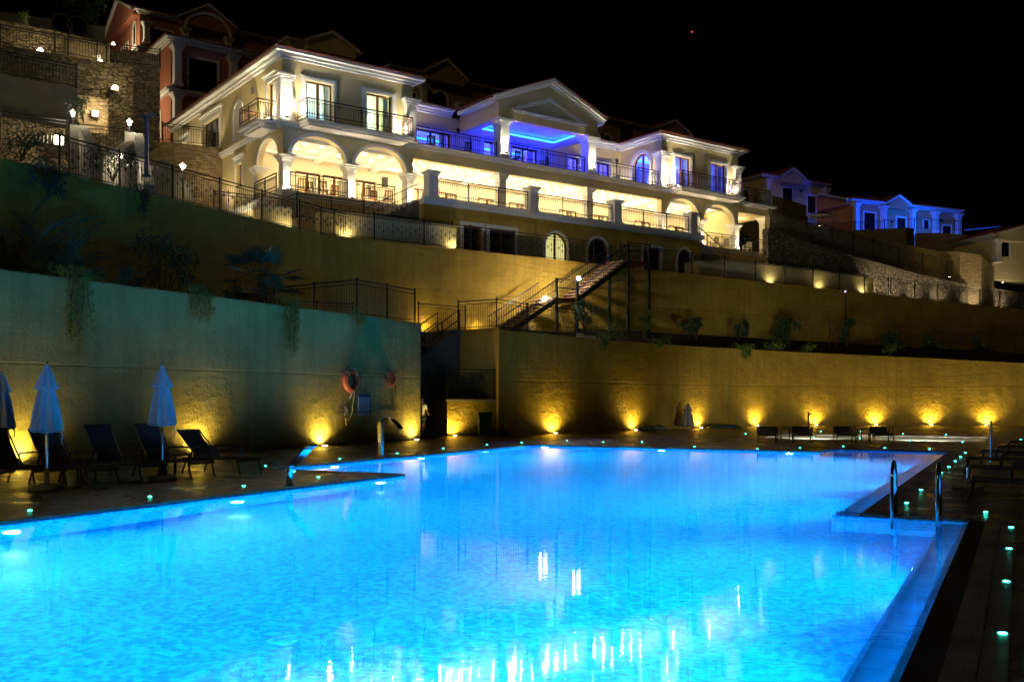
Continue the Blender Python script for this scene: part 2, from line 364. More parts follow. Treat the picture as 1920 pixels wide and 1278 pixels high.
# the water: clear, with fine ripples drawn out across the view by the light wind
def water_mat():
    m, t, b = nodes('pool_water'); t.nodes.remove(b)
    g = t.nodes.new('ShaderNodeBsdfRefraction'); g.inputs['IOR'].default_value = 1.33; g.inputs['Roughness'].default_value = 0.0
    g.inputs['Color'].default_value = (0.27, 0.84, 1.0, 1)          # water swallows the red
    gl = t.nodes.new('ShaderNodeBsdfGlossy'); gl.inputs['Roughness'].default_value = 0.0; gl.inputs['Color'].default_value = (1, 1, 1, 1)
    fr_ = t.nodes.new('ShaderNodeFresnel'); fr_.inputs['IOR'].default_value = 1.33; mx = t.nodes.new('ShaderNodeMixShader')
    v0 = coords(t); mp = t.nodes.new('ShaderNodeMapping'); mp.inputs['Rotation'].default_value = (0, 0, R(-27.1)); link(t, v0, mp.inputs[0])
    m2 = t.nodes.new('ShaderNodeMapping'); m2.inputs['Scale'].default_value = (0.55, 1.5, 1.0); link(t, mp.outputs[0], m2.inputs[0]); v = m2.outputs[0]
    h = math_(t, 'ADD', math_(t, 'MULTIPLY', noise(t, v, 13.0, 3, 0.5), 0.5), math_(t, 'MULTIPLY', noise(t, v, 2.0, 2, 0.5), 1.0))
    n = t.nodes.new('ShaderNodeBump'); n.inputs['Strength'].default_value = 1.0; n.inputs['Distance'].default_value = 0.0010
    link(t, h, n.inputs['Height'])
    for nd in (g, gl, fr_): link(t, n.outputs[0], nd.inputs['Normal'])
    link(t, fr_.outputs[0], mx.inputs[0]); link(t, g.outputs[0], mx.inputs[1]); link(t, gl.outputs[0], mx.inputs[2])
    link(t, mx.outputs[0], t.nodes['Material Output'].inputs[0]); return m
WATER = water_mat()
# ================================================================== pool, deck, water
XL, XL2, XR, XR2 = -11.85, -15.6, -0.95, -2.4
Y0, YS, YP, YF, YF2 = -4.0, 14.65, 18.1, 32.0, 33.9
def in_pool(x, y):
    if y < Y0 or y > YF2: return False
    if y < YS: return XL < x < XR
    if y < YP: return XL < x < XR2
    if y < YF: return XL2 < x < XR2
    return -5.6 < x < XR2
def in_ledge(x, y):
    return (Y0 < y < YS and XR < x < -0.62) or (YS < y < YF2 and XR2 < x < -2.02)
def in_grate(x, y): return (Y0 < y < YS and -0.62 < x < -0.42)
def in_kids(x, y): return -10.0 < x < -1.3 and 42.2 < y < 48.0
gx = sorted({-34.0, XL2, XL, -10.0, -5.6, XR2, -2.02, -1.3, XR, -0.62, -0.42, 60.0}); gy = sorted({-14.0, Y0, YS, YP, YF, YF2, 42.2, 48.0, 95.0})
ZF = -1.55
b = MB(); b.cells(gx, gy, lambda x, y: not (in_pool(x, y) or in_ledge(x, y) or in_grate(x, y) or in_kids(x, y)), -0.03, 0.0, 'z')
structure('pool_deck', b, DECK, PF)
def basin(test, zf, ztop, mat, name, other=None, zo=-0.20):
    b = MB()
    for i in range(len(gx)-1):
        for j in range(len(gy)-1):
            x0,x1,y0,y1 = gx[i],gx[i+1],gy[j],gy[j+1]; cx, cy_ = (x0+x1)/2,(y0+y1)/2
            if not test(cx, cy_): continue
            b.quad((x0,y0,zf),(x1,y0,zf),(x1,y1,zf),(x0,y1,zf))
            for (ax,ay,bx,by,nx,ny) in ((x0,y0,x0,y1,-1,0),(x1,y1,x1,y0,1,0),(x1,y0,x0,y0,0,-1),(x0,y1,x1,y1,0,1)):
                qx = (gx[i-1]+gx[i])/2 if nx < 0 else ((gx[i+1]+gx[i+2])/2 if nx > 0 else cx)
                qy = (gy[j-1]+gy[j])/2 if ny < 0 else ((gy[j+1]+gy[j+2])/2 if ny > 0 else cy_)
                if test(qx, qy): continue
                zt = zo if other and ny == 0 and other(qx, qy) else ztop
                b.quad((ax,ay,zf),(bx,by,zf),(bx,by,zt),(ax,ay,zt))
    return structure(name, b, mat, PF)
basin(in_pool, ZF, -0.03, MOSAIC, 'pool_basin', in_ledge)
basin(in_kids, -0.036, -0.03, PALE, 'paddling_pool_basin')
ZL = -0.20
b = MB()
for x0, x1, y0, y1 in ((XR, -0.62, Y0, YS), (XR2, -2.02, YS, YF2)):
    b.quad((x0,y0,ZL),(x1,y0,ZL),(x1,y1,ZL),(x0,y1,ZL))
    b.quad((x1,y0,ZL),(x1,y0,-0.0),(x1,y1,-0.0),(x1,y1,ZL)); b.quad((x0,y1,ZL),(x1,y1,ZL),(x1,y1,0),(x0,y1,0))
    b.box(x0-0.012, x0+0.03, y0+0.01, y1-0.01, ZL+0.003, ZL+0.03)           # the nosing of the ledge
    b.box(x1-0.07, x1-0.004, y0+0.01, y1-0.01, ZL+0.003, -0.055)
structure('overflow_ledge', b, LEDGE, PF)
b = MB()
for i in range(len(gx)-1):
    for j in range(len(gy)-1):
        x, y = (gx[i]+gx[i+1])/2, (gy[j]+gy[j+1])/2
        if in_pool(x, y) or in_ledge(x, y):
            b.quad((gx[i],gy[j],-0.045),(gx[i+1],gy[j],-0.045),(gx[i+1],gy[j+1],-0.045),(gx[i],gy[j+1],-0.045))
structure('pool_water', b, WATER, PF)
# slim kerbs and the drain along the near right edge
b = MB()
b.box(-0.42, -0.235, Y0, YS, 0.004, 0.016); b.box(-0.225, -0.07, Y0, YS+0.15, 0.004, 0.012)
b.box(XL-0.30, XL, Y0, YP, 0.004, 0.014); b.box(XL2-0.30, XL2, YP, YF, 0.004, 0.014); b.box(XL2-0.3, -5.6, YF, YF+0.30, 0.004, 0.014)
b.box(XL2, XL-0.30, YP-0.30, YP, 0.004, 0.014); b.box(-5.9, XR2+0.4, YF2, YF2+0.3, 0.004, 0.014); b.box(XR2+0.38, XR2+0.7, YS, YF2, 0.004, 0.012)
structure('coping_kerb', b, COPING, PF)
b = MB(); b.box(-0.62, -0.42, Y0, YS, -0.16, -0.14)
for k in range(int((YS-Y0)/0.035)): b.box(-0.612, -0.428, Y0+k*0.035, Y0+k*0.035+0.018, -0.03, -0.004)
for k in range(44): b.box(-2.35+k*0.046, -2.35+k*0.046+0.024, YS+0.02, YS+0.14, 0.006, 0.016)
g_ = solo('drain_grate', b, GRATE, 'long black slotted drain running beside the pale ledge at the near pool edge', 'drain', PF)

# ================================================================== retaining walls
def ribbon(name, label, pts, thick, zb, mat, side=1, group=None, cap=None, smooth=False):
    """a wall along pts [(x, y, ztop)] in world coordinates, thick to the left of its run (side 1) or the right"""
    b = MB(); n = len(pts); off = []
    for i in range(n):
        d = Vector(pts[min(i+1,n-1)][:2]) - Vector(pts[max(i-1,0)][:2]); d.normalize(); off.append(Vector((-d.y, d.x)) * thick * side)
    F = [Vector((p[0],p[1],0)) for p in pts]; Bk = [Vector((p[0]+o.x,p[1]+o.y,0)) for p, o in zip(pts, off)]
    zbs = zb if isinstance(zb, (list, tuple)) else [zb]*n
    V = lambda p, z: (p.x, p.y, z)
    for i in range(n-1):
        if smooth: break
        z0, z1 = pts[i][2], pts[i+1][2]
        b.quad(V(F[i],zbs[i]),V(F[i+1],zbs[i+1]),V(F[i+1],z1),V(F[i],z0)); b.quad(V(Bk[i],zbs[i]),V(Bk[i],z0),V(Bk[i+1],z1),V(Bk[i+1],zbs[i+1]))
        b.quad(V(F[i],z0),V(F[i+1],z1),V(Bk[i+1],z1),V(Bk[i],z0))
    b.quad(V(F[0],zbs[0]),V(F[0],pts[0][2]),V(Bk[0],pts[0][2]),V(Bk[0],zbs[0])); b.quad(V(F[-1],zbs[-1]),V(Bk[-1],zbs[-1]),V(Bk[-1],pts[-1][2]),V(F[-1],pts[-1][2]))
    t = thing(name, label, 'wall', WF, (0,0,0), group=group)
    if smooth:          # one shared-vertex sheet per side so the curve shades without facets
        for P, sgn in ((F, 1), (Bk, -1)):
            c = MB(); c.add([V(P[i],zbs[i]) for i in range(n)]+[V(P[i],pts[i][2]) for i in range(n)], [(i,i+1,n+i+1,n+i)[::sgn] for i in range(n-1)])
            c.build('face', mat, t, True)
        for i in range(n-1): b.quad(V(F[i],pts[i][2]),V(F[i+1],pts[i+1][2]),V(Bk[i+1],pts[i+1][2]),V(Bk[i],pts[i][2]))
    b.build('top' if smooth else 'face', mat, t)
    if cap:
        c = MB()
        for i in range(n-1):
            o0, o1 = off[i].normalized()*0.06, off[i+1].normalized()*0.06; o0 = Vector((o0.x,o0.y,0)); o1 = Vector((o1.x,o1.y,0))
            z0, z1 = pts[i][2], pts[i+1][2]; A,B_,C_,D_ = F[i]-o0, F[i+1]-o1, Bk[i+1]+o1, Bk[i]+o0
            for za, zc in ((0.004, 0.06),):
                vs = [V(A,z0+za),V(B_,z1+za),V(C_,z1+za),V(D_,z0+za),V(A,z0+zc),V(B_,z1+zc),V(C_,z1+zc),V(D_,z0+zc)]
                c.add(vs, [(0,3,2,1),(4,5,6,7),(0,1,5,4),(1,2,6,5),(2,3,7,6),(3,0,4,7)])
        c.build('coping', cap, t)
    return t
def pw(x, y, z=0): return tuple(PF.w(x, y, z))
def bw(t, n, z=0): return tuple(BF.w(t, n, z))
TL = 4.72
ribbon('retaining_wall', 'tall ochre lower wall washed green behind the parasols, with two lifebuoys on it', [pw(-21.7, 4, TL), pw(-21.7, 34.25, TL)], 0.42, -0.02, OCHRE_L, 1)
# the curved wall on the right
_b = [(935,815.3,618),(990,814,622.5),(1040,812.6,627),(1085,810.9,631),(1085.3,810.9,633.5),(1140,808.6,637),(1185,806.9,641),(1250,804.2,646),(1310,801.8,650),(1375,799.4,653),(1440,797.6,657),(1540,796.8,662),(1640,796.5,666.5),(1720,796.6,670),(1790,796.7,674),(1860,797,677.5),(1990,799,684),(2180,802,692),(2400,806,701)]
RW = []
for px, pb, pt in _b:
    g = ground(px, pb); RW.append((g.x, g.y, EYE + (HZ-pt)/FOC*g.y))
def spline(P, k=4):
    out = []
    for i in range(len(P)-1):
        a, b_, c, d = (Vector(P[max(0,i-1)]), Vector(P[i]), Vector(P[i+1]), Vector(P[min(len(P)-1,i+2)]))
        for j in range(k):
            u = j/k; out.append(tuple(0.5*((2*b_)+(c-a)*u+(2*a-5*b_+4*c-d)*u*u+(3*b_-a-3*c+d)*u**3)))
    return out + [tuple(P[-1])]
def relax(P, n=6):
    for _ in range(n): P = [P[0]]+[tuple((Vector(P[i-1])+Vector(P[i])*2+Vector(P[i+1]))/4) for i in range(1,len(P)-1)]+[P[-1]]
    return P
RW = relax(spline(RW), 24)
RW[0] = (RW[0][0], RW[0][1], 4.93)
RW = [(-2.55, 47.1, 4.93)] + RW
def rwi(px): return max(i for i in range(1, len(RW)-1) if CX+FOC*RW[i][0]/RW[i][1] <= px)
ribbon('retaining_wall', 'long curved ochre lower wall on the right, lit by a row of yellow uplights', RW[1:], 0.4, -0.02, OCHRE, 1, smooth=True)
ribbon('retaining_wall', 'short return wall facing the pool stairs at the left end of the curved wall', RW[:2], 0.4, -0.02, OCHRE, 1)
NU = -5.9; ZU = 9.58
C0 = BF.w(-0.57, NU)
_q = PF.w(-30, 6)
ribbon('retaining_wall', 'upper dark ochre wall on the left behind the palms, below the sloping fence', [(_q.x, _q.y, ZU), (C0.x, C0.y, ZU)], 0.4, 4.0, OCHRE_UP, 1)
ribbon('retaining_wall', 'upper ochre wall below the hotel walkway, running behind the steel stair to the right', [bw(-0.57+0.004, NU, ZU), bw(20, NU, ZU), bw(40, NU, ZU), bw(84, NU, ZU)], 0.4, 4.0, OCHRE_UP, 1)
# planting beds and the walkway between the walls
b = MB()
b.add([pw(-30,4,4.55),pw(-22.1,4,4.50),pw(-22.1,34.25,4.50),pw(-30,46,4.55)], [(0,1,2,3)])
for i in range(rwi(1085), len(RW)-1):
    (x0,y0,z0),(x1,y1,z1) = RW[i], RW[i+1]
    t0, t1 = bt(CX+FOC*x0/y0, NU), bt(CX+FOC*x1/y1, NU)
    for s0, s1, ra, rb in ((0.0, 0.5, 0, 0.5), (0.5, 1.0, 0.5, 1.0)):
        A0,A1 = Vector((x0,y0,z0-0.12)), Vector((x1,y1,z1-0.12)); B0,B1 = BF.w(t0,NU,5.75), BF.w(t1,NU,5.75)
        b.quad(A0.lerp(B0,s0),A1.lerp(B1,s0),A1.lerp(B1,s1),A0.lerp(B0,s1))
structure('planting_soil', b, SOIL)
b = MB()
b.zprism([bw(4.35,-10.7),(RW[1][0],RW[1][1]+0.3),(RW[rwi(1083)][0],RW[rwi(1083)][1]+0.35),bw(14,NU-0.02),bw(4.35,NU-0.02)], 4.6, 4.92)
b.zprism([bw(-0.5,-8.55),bw(4.34,-8.55),bw(4.34,NU-0.02),bw(-0.5,NU-0.02)], 4.6, 4.918)
b.zprism([pw(-21.71,34.3),pw(-30,46.0),pw(-30,40),pw(-22.1,34.3)], 4.5, 4.6)
structure('landing_paving', b, CONC)
b = MB(); b.zprism([bw(-0.4,NU+0.41),bw(100,NU+0.41),bw(100,0.5),bw(-0.4,0.5)], 9.3, 9.56)
b.zprism([pw(-30.4,4),pw(-30.4,46),bw(-0.5,NU+0.41),bw(-0.5,0.5),bw(-30,0.5)], 9.28, 9.555)
structure('walkway_paving', b, CONC)

# ================================================================== hillside
def hill_z(t, n):
    z = 9.3 + 0.52 * max(0.0, n - 2.0)
    if n > 40: z -= 0.25 * (n - 40)
    if -0.6 < t < 40.5 and n < 18.5: z = min(z, 9.3)
    return z
b = MB(); ts = [-90,-60,-40,-30,-20,-14,-8,-4,-0.65,-0.55,10,20,30,40.4,40.6,50,60,75,90,110,140,180]; ns = [-5.4,0,2,6,10,14,18.4,18.6,22,27,33,40,50,65,90,140]
pts = [(t, n, hill_z(t, n)) for t in ts for n in ns]; m_ = len(ns)
b.add(pts, [(i*m_+j, (i+1)*m_+j, (i+1)*m_+j+1, i*m_+j+1) for i in range(len(ts)-1) for j in range(m_-1)])
structure('hillside', b, HILLM, BF)

# ================================================================== ironwork fences
def fence(label, pts, h=1.2, step=2.5, style='plain', group=None, mat=None, pitch=0.13, pw_=0.07, name='iron_fence', fr=WF, ends=(True, True)):
    mat = mat or IRON
    pts = [Vector(p) for p in pts]; o = pts[0]
    t = thing(name, label, 'fence', WF, tuple(o), group=group)
    posts = []
    for i in range(len(pts)-1):
        a, c = pts[i]-o, pts[i+1]-o; L = (c-a).length; nb = max(1, round(L/step))
        for k in range(nb):
            p, q = a.lerp(c, k/nb), a.lerp(c, (k+1)/nb)
            if not (i == 0 and k == 0 and not ends[0]): posts.append(p)
            m = MB(); u = (q-p); l = u.length; z = Vector((0,0,1))
            m.bar(p+z*h, q+z*h, 0.05, 0.04); m.bar(p+z*(h-0.14), q+z*(h-0.14), 0.028, 0.028); m.bar(p+z*0.10, q+z*0.10, 0.035, 0.03)
            nk = max(2, int(l/pitch))
            for j in range(1, nk):
                r = p.lerp(q, j/nk); top = h-0.14
                if style == 'scroll' and j % 2 == 0:
                    d = u.normalized()
                    for zc in ((0.42*h, 0.66*h) if j % 4 == 0 else (0.54*h,)):
                        s_ = 0.055; c4 = [r+z*(zc-0.09), r+d*s_+z*zc, r+z*(zc+0.09), r-d*s_+z*zc]
                        for e in range(4): m.bar(c4[e], c4[(e+1)%4], 0.016)
                m.bar(r+z*0.10, r+z*top, 0.016)
            m.build('bar_panel', mat, t)
    if ends[1]: posts.append(pts[-1]-o)
    for p in posts:
        m = MB(); m.box(p.x-pw_/2, p.x+pw_/2, p.y-pw_/2, p.y+pw_/2, p.z-0.02, p.z+h+0.06); m.box(p.x-pw_/2-0.01, p.x+pw_/2+0.01, p.y-pw_/2-0.01, p.y+pw_/2+0.01, p.z+h+0.06, p.z+h+0.085); m.build('post', mat, t)
    return t
fence('tall sloping-looking scrolled iron fence along the upper left wall beyond the palms', [pw(-30.2, 24, ZU), pw(-30.2, 47.6, ZU)], 1.36, 2.62, 'scroll', 'fences on the upper wall')
fence('scrolled iron fence on the upper wall in front of the hotel planter and basement doors', [bw(-0.5,NU+0.2,ZU), bw(16.9,NU+0.2,ZU)], 1.3, 2.9, 'scroll', 'fences on the upper wall')
fence('plain iron fence on the upper wall right of the steel stair, before the strip lights', [bw(19.0,NU+0.2,ZU), bw(46.6,NU+0.2,ZU)], 1.35, 3.0, 'plain', 'fences on the upper wall')
fence('plain iron fence on the upper wall at the far right, before the rough slope', [bw(46.9,NU+0.2,ZU), bw(76,NU+0.2,ZU)], 1.3, 3.4, 'plain', 'fences on the upper wall')
fence('corner iron fence standing on the right end of the green-lit lower wall', [pw(-28.6, 31.2, 4.72), pw(-21.9, 30.2, 4.72), pw(-21.9, 34.15, 4.72)], 1.33, 1.95, 'plain', 'fences by the pool stairs')
fence('iron gate panel in front of the yellow-lit rough wall above the pool stairs', [bw(3.4,-8.3,4.93), bw(6.4,-7.9,4.93)], 1.36, 3.1, 'plain', 'fences by the pool stairs', name='iron_gate')
_o = Vector((0, 0.22, 0))
fence('iron fence along the curved wall top at the foot of the steel stair', [Vector(RW[0])+_o, Vector(RW[1])+_o+Vector((-0.1,0,0)), Vector(RW[rwi(1000)])+_o, Vector(RW[rwi(1082)])+_o], 1.33, 2.4, 'plain', 'fences by the pool stairs')
fence('low iron fence half hidden behind the corner fence by the pool stairs', [bw(-6.0,-9.4,4.75), bw(-0.3,-8.6,4.93)], 1.1, 2.0, 'plain', 'fences by the pool stairs')

# ================================================================== stairs from the pool
t = thing('stone_staircase', 'dark stone staircase climbing from the pool passage between the two lower walls', 'staircase', BF, (0,0,0))
b = MB(); NS = 19; t0_, t1_, z0_, z1_ = -0.5, 4.3, 1.8, 4.92
for k in range(NS):
    a = t0_ + (t1_-t0_)*k/NS; zt = z0_ + (z1_-z0_)*(k+1)/NS
    b.box(a, t0_+(t1_-t0_)*(k+1)/NS - 0.002, -10.6, -8.6, 0.9, zt-0.035)
b.build('risers', STAIRDK, t)
b = MB()
for k in range(NS):
    a = t0_ + (t1_-t0_)*k/NS; zt = z0_ + (z1_-z0_)*(k+1)/NS; b.box(a-0.03, t0_+(t1_-t0_)*(k+1)/NS - 0.004, -10.63, -8.58, zt-0.034, zt)
b.build('treads', COPING, t)
for nn in (-10.55, -8.62):
    b = MB(); z = Vector((0,0,1))
    for hh in (0.95, 0.5): b.bar((t0_, nn, z0_+hh), (t1_, nn, z1_+hh), 0.05)
    for k in range(0, 6): f = k/5; b.bar((t0_+(t1_-t0_)*f, nn, z0_+(z1_-z0_)*f-0.1), (t0_+(t1_-t0_)*f, nn, z0_+(z1_-z0_)*f+0.95), 0.045)
    b.build('handrail', IRON, t)
# planter box with its own railing beside the passage
A_, B_, C_, D_ = (-2.9,44.5), (-0.70,45.85), (-2.3,47.0), (-4.25,46.6)
t = thing('planter_box', 'ochre masonry planter under a dark railing between the passage and the curved wall', 'planter')
b = MB(); b.zprism([A_,B_,C_,D_], -0.02, 1.55); b.build('box', OCHRE, t)
b = MB(); b.zprism([(A_[0]-0.05,A_[1]-0.06),(B_[0]-0.02,B_[1]-0.07),C_,(D_[0]-0.05,D_[1])], 1.553, 1.64); b.build('rim', CONC_P, t)
fence('dark green wire railing on the planter beside the passage', [(A_[0],A_[1]+0.05,1.64),(B_[0]-0.1,B_[1]+0.0,1.64)], 1.35, 2.7, 'plain', 'fences by the pool stairs', STEEL, 0.09)
fence('dark slatted railing returning along the passage side of the planter', [(D_[0]+0.05,D_[1]-0.1,1.64),(A_[0]-0.04,A_[1]+0.12,1.64)], 1.05, 2.4, 'plain', 'fences by the pool stairs', STEEL, 0.09)

# ================================================================== the steel stair to the hotel walkway
t = thing('steel_staircase', 'open timber-tread steel staircase rising to the hotel walkway on tall posts', 'staircase', BF, (0,0,0))
NN0, NN1 = -8.3, -6.75
runs = [(8.6, 12.0, 4.95, 7.1, 11), (13.5, 17.2, 7.1, 9.52, 12)]
for ta, tb, za, zb, ns_ in runs:
    for nn in (NN0, NN1):
        b = MB(); b.bar((ta, nn, za-0.02), (tb, nn, zb-0.12), 0.06, 0.24); b.build('stringer', IRON, t)
        b = MB(); b.bar((ta, nn, za+1.05), (tb, nn, zb+0.95), 0.05); b.bar((ta, nn, za+0.55), (tb, nn, zb+0.45), 0.025)
        for k in range(int((tb-ta)/0.16)):
            f = (k+0.5)/int((tb-ta)/0.16); b.bar((ta+(tb-ta)*f, nn, za+(zb-za)*f), (ta+(tb-ta)*f, nn, za+(zb-za)*f+0.97), 0.015)
        b.build('railing', IRON, t)
    for k in range(ns_):
        f0 = k/ns_; x0 = ta+(tb-ta)*f0; z = za+(zb-za)*(k+1)/ns_
        b = MB(); b.box(x0-0.01, x0+0.29, NN0+0.04, NN1-0.04, z-0.05, z); b.build('tread', TREAD, t)
b = MB(); b.box(12.0, 13.5, NN0, NN1, 6.98, 7.1); b.build('landing', WOOD, t); b = MB(); b.box(17.2, 18.9, NN0, NU-0.02, 9.40, 9.52); b.build('landing', WOOD, t)
for tt, nn, zb_, zt_ in ((12.0,NN0,4.9,8.15),(13.45,NN0,4.9,8.2),(17.2,NN0,5.0,10.6),(18.85,NN0,5.2,10.6),(17.2,NN1,5.3,10.6)):
    b = MB(); b.box(tt-0.06, tt+0.06, nn-0.06, nn+0.06, zb_, zt_); b.build('post', STEEL, t)
b = MB()
for zz in (10.55, 10.1): b.bar((17.2,NN0,zz),(18.85,NN0,zz),0.045); b.bar((18.85,NN0,zz),(18.85,NU,zz),0.045); b.bar((12.0,NN0,zz-2.45),(13.5,NN0,zz-2.45),0.045)
for k in range(11): b.bar((17.2+k*0.15,NN0,9.52),(17.2+k*0.15,NN0,10.5),0.015); b.bar((18.85,NN0+k*0.22,9.52),(18.85,NN0+k*0.22,10.5),0.015)
b.build('railing', IRON, t)
# ================================================================== the hotel
ZB, ZG, ZFL, ZE = 9.57, 12.75, 16.45, 20.0
H = thing('hotel_building', 'cream floodlit hotel with white columns, balconies and a blue-lit central portico', 'hotel', BF, (0,0,0))
LW, CW0, CW1, RWD = 8.0, 8.0, 28.1, 36.1
FRONT_DOORS = [(1.30,2.91),(4.95,6.62)]
NB = 4.2                                         # setback of the middle range
def doors_hole(l, z0, z1): return [(a, c, z0, z1) for a, c in l]
# --- upper walls
def part(name, b, mat, parent=None, smooth=False, label=None): return b.build(name, mat, parent or H, smooth, label)
for x0 in (0.0, CW1):
    b = MB(); b.wall(x0, x0+LW, ZFL, 19.8, 0.0, 0.3, doors_hole([(x0+a, x0+c) for a, c in FRONT_DOORS], ZFL+0.02, 18.9)); part('wall', b, CREAM)
b = MB(); b.wall(0.30, 18.0, ZFL, 19.8, 0.0, 0.3, [(1.15,2.05,ZFL+0.02,18.9),(9.4,12.4,ZFL+0.1,19.0),(15.2,16.2,ZFL+0.1,18.6)], 'x'); part('wall', b, CREAM)
b = MB(); b.wall(0.30, NB, ZFL, 19.8, 7.7, 8.0, [], 'x'); part('wall', b, CREAM)
b = MB(); b.wall(0.30, NB, ZFL, 19.8, CW1, CW1+0.3, [(1.15,2.88,ZFL+0.02,19.5)], 'x'); b.arch(1.15,2.88,18.35,0.86,19.5,CW1,CW1+0.3,'x'); part('wall', b, CREAM)
b = MB(); b.wall(0.30, 18.0, ZG-0.1, 19.8, RWD-0.3, RWD, [], 'x'); b.wall(0.0, RWD, ZG-0.1, 19.8, 18.0, 18.3); part('wall', b, CREAM)
BACK = [(10.5,13.3),(15.9,17.0),(18.1,20.4),(23.1,24.1),(25.3,27.0)]
b = MB(); b.wall(CW0, CW1, ZFL, 19.8, NB, NB+0.3, doors_hole(BACK, ZFL+0.02, 18.75)); part('wall', b, CREAM)
# --- floors, ceilings and rooms
b = MB(); b.box(0.31, RWD-0.31, 0.42, 17.9, 16.1, ZFL-0.004); part('upper_floor', b, TRIM)
b = MB(); b.box(0.31, 7.69, 0.31, 8.4, 19.45, 19.6); b.box(CW1+0.31, RWD-0.31, 0.31, 8.4, 19.45, 19.6); b.box(8.01, CW1-0.01, NB+0.31, 8.4, 19.45, 19.6); b.wall(0.31, RWD-0.31, ZFL, 19.45, 8.4, 8.5)
b.box(7.75, 7.95, NB, 8.4, ZFL, 19.44); b.box(28.15, 28.35, NB, 8.4, ZFL, 19.44); part('inner_room', b, WHITE_IN)
b = MB(); b.box(-0.2, RWD+0.2, 0.5, 18, 12.4, ZG); b.box(7.0, 28.8, -3.0, 0.49, 12.4, ZG); b.box(-0.2, 6.99, -0.35, 0.49, 12.4, ZG); b.box(28.81, 39.9, -0.35, 0.49, 12.4, ZG); b.box(RWD+0.21, 39.9, 0.5, 4.4, 12.4, ZG); part('ground_floor', b, TRIM)
b = MB(); b.box(6.8, 29.0, -3.25, -3.001, 12.52, ZG+0.02); b.box(6.86, 28.94, -3.12, -3.001, 12.40, 12.516); part('terrace_edge', b, TRIM)
# loggia: ceiling with beams, back wall with timber doors
GD = [bt(px, 4.6) for px in (577, 628, 683, 785, 838, 915, 972, 1065, 1125, 1205, 1268, 1345)]
GD = [t_ for i, t_ in enumerate(GD) if i == 0 or t_ - GD[i-1] > 1.6]
GDH = [(t_-0.8, t_+0.8, ZG+0.02, 15.05) for t_ in GD]
b = MB(); b.wall(0.31, RWD-0.31, ZG, 16.05, 4.6, 4.8, GDH); part('loggia_back_wall', b, CREAM_IN)
b = MB(); b.box(0.31, RWD-0.31, 0.41, 4.59, 15.95, 16.04); part('loggia_ceiling', b, WHITE_IN)
b = MB()
for x in (4.0, 7.85, 14.4, 21.5, 28.25, 32.1): b.box(x-0.18, x+0.18, 0.42, 4.58, 15.62, 15.948)
for y in (0.9, 4.2):
    for x0, x1 in ((0.5,3.8),(4.2,7.65),(8.05,14.2),(14.6,21.3),(21.7,28.05),(28.45,31.9),(32.3,35.7)): b.box(x0, x1, y-0.12, y+0.12, 15.76, 15.947)
part('ceiling_beam', b, WHITE_IN)
b = MB(); b.wall(0.32, RWD-0.32, ZG, 15.7, 8.3, 8.4); b.box(0.32, RWD-0.32, 4.81, 8.3, 15.6, 15.72); part('dining_room', b, CREAM_IN)
# --- ground floor arcades
def arcade(x0):
    b = MB(); sp = 14.72; r = 1.2
    for a, c in ((0.45,3.75),(4.25,7.55)): b.arch(x0+a, x0+c, sp, r, 16.2, 0.0, 0.42)
    for a, c in ((0.0,0.45),(3.75,4.25),(7.55,8.0)): b.wall(x0+a, x0+c, sp, 16.2, 0.0, 0.42)
    part('arcade_wall', b, CREAM)
    for a, c in ((0.45,3.75),(4.25,7.55)):
        b = MB(); b.archtrim(x0+a+0.003, x0+c-0.003, sp, r-0.003, 0.17, -0.06, 0.05); part('arch_moulding', b, TRIM)
arcade(0.0); arcade(CW1)
b = MB(); b.arch(0.55, 3.5, 14.72, 1.2, 16.2, 0.0, 0.3, 'x'); b.wall(0.421, 0.55, 14.72, 16.2, 0.0, 0.3, [], 'x'); b.wall(3.5, 18.0, ZB, 16.2, 0.0, 0.3, [(5.7,6.6,14.0,15.35)], 'x'); part('wall', b, CREAM)
b = MB(); b.archtrim(0.553, 3.497, 14.72, 1.197, 0.17, -0.06, 0.05, 'x'); part('arch_moulding', b, TRIM)
b = MB(); b.wall(CW0+0.001, CW1-0.001, 15.62, 16.2, 0.0, 0.4); part('arcade_wall', b, CREAM)
b = MB(); b.arch(0.55, 3.5, 14.72, 1.2, 16.2, RWD-0.3, RWD, 'x'); b.wall(3.5, 18.0, ZG, 16.2, RWD-0.3, RWD-0.002, [], 'x'); part('wall', b, CREAM)
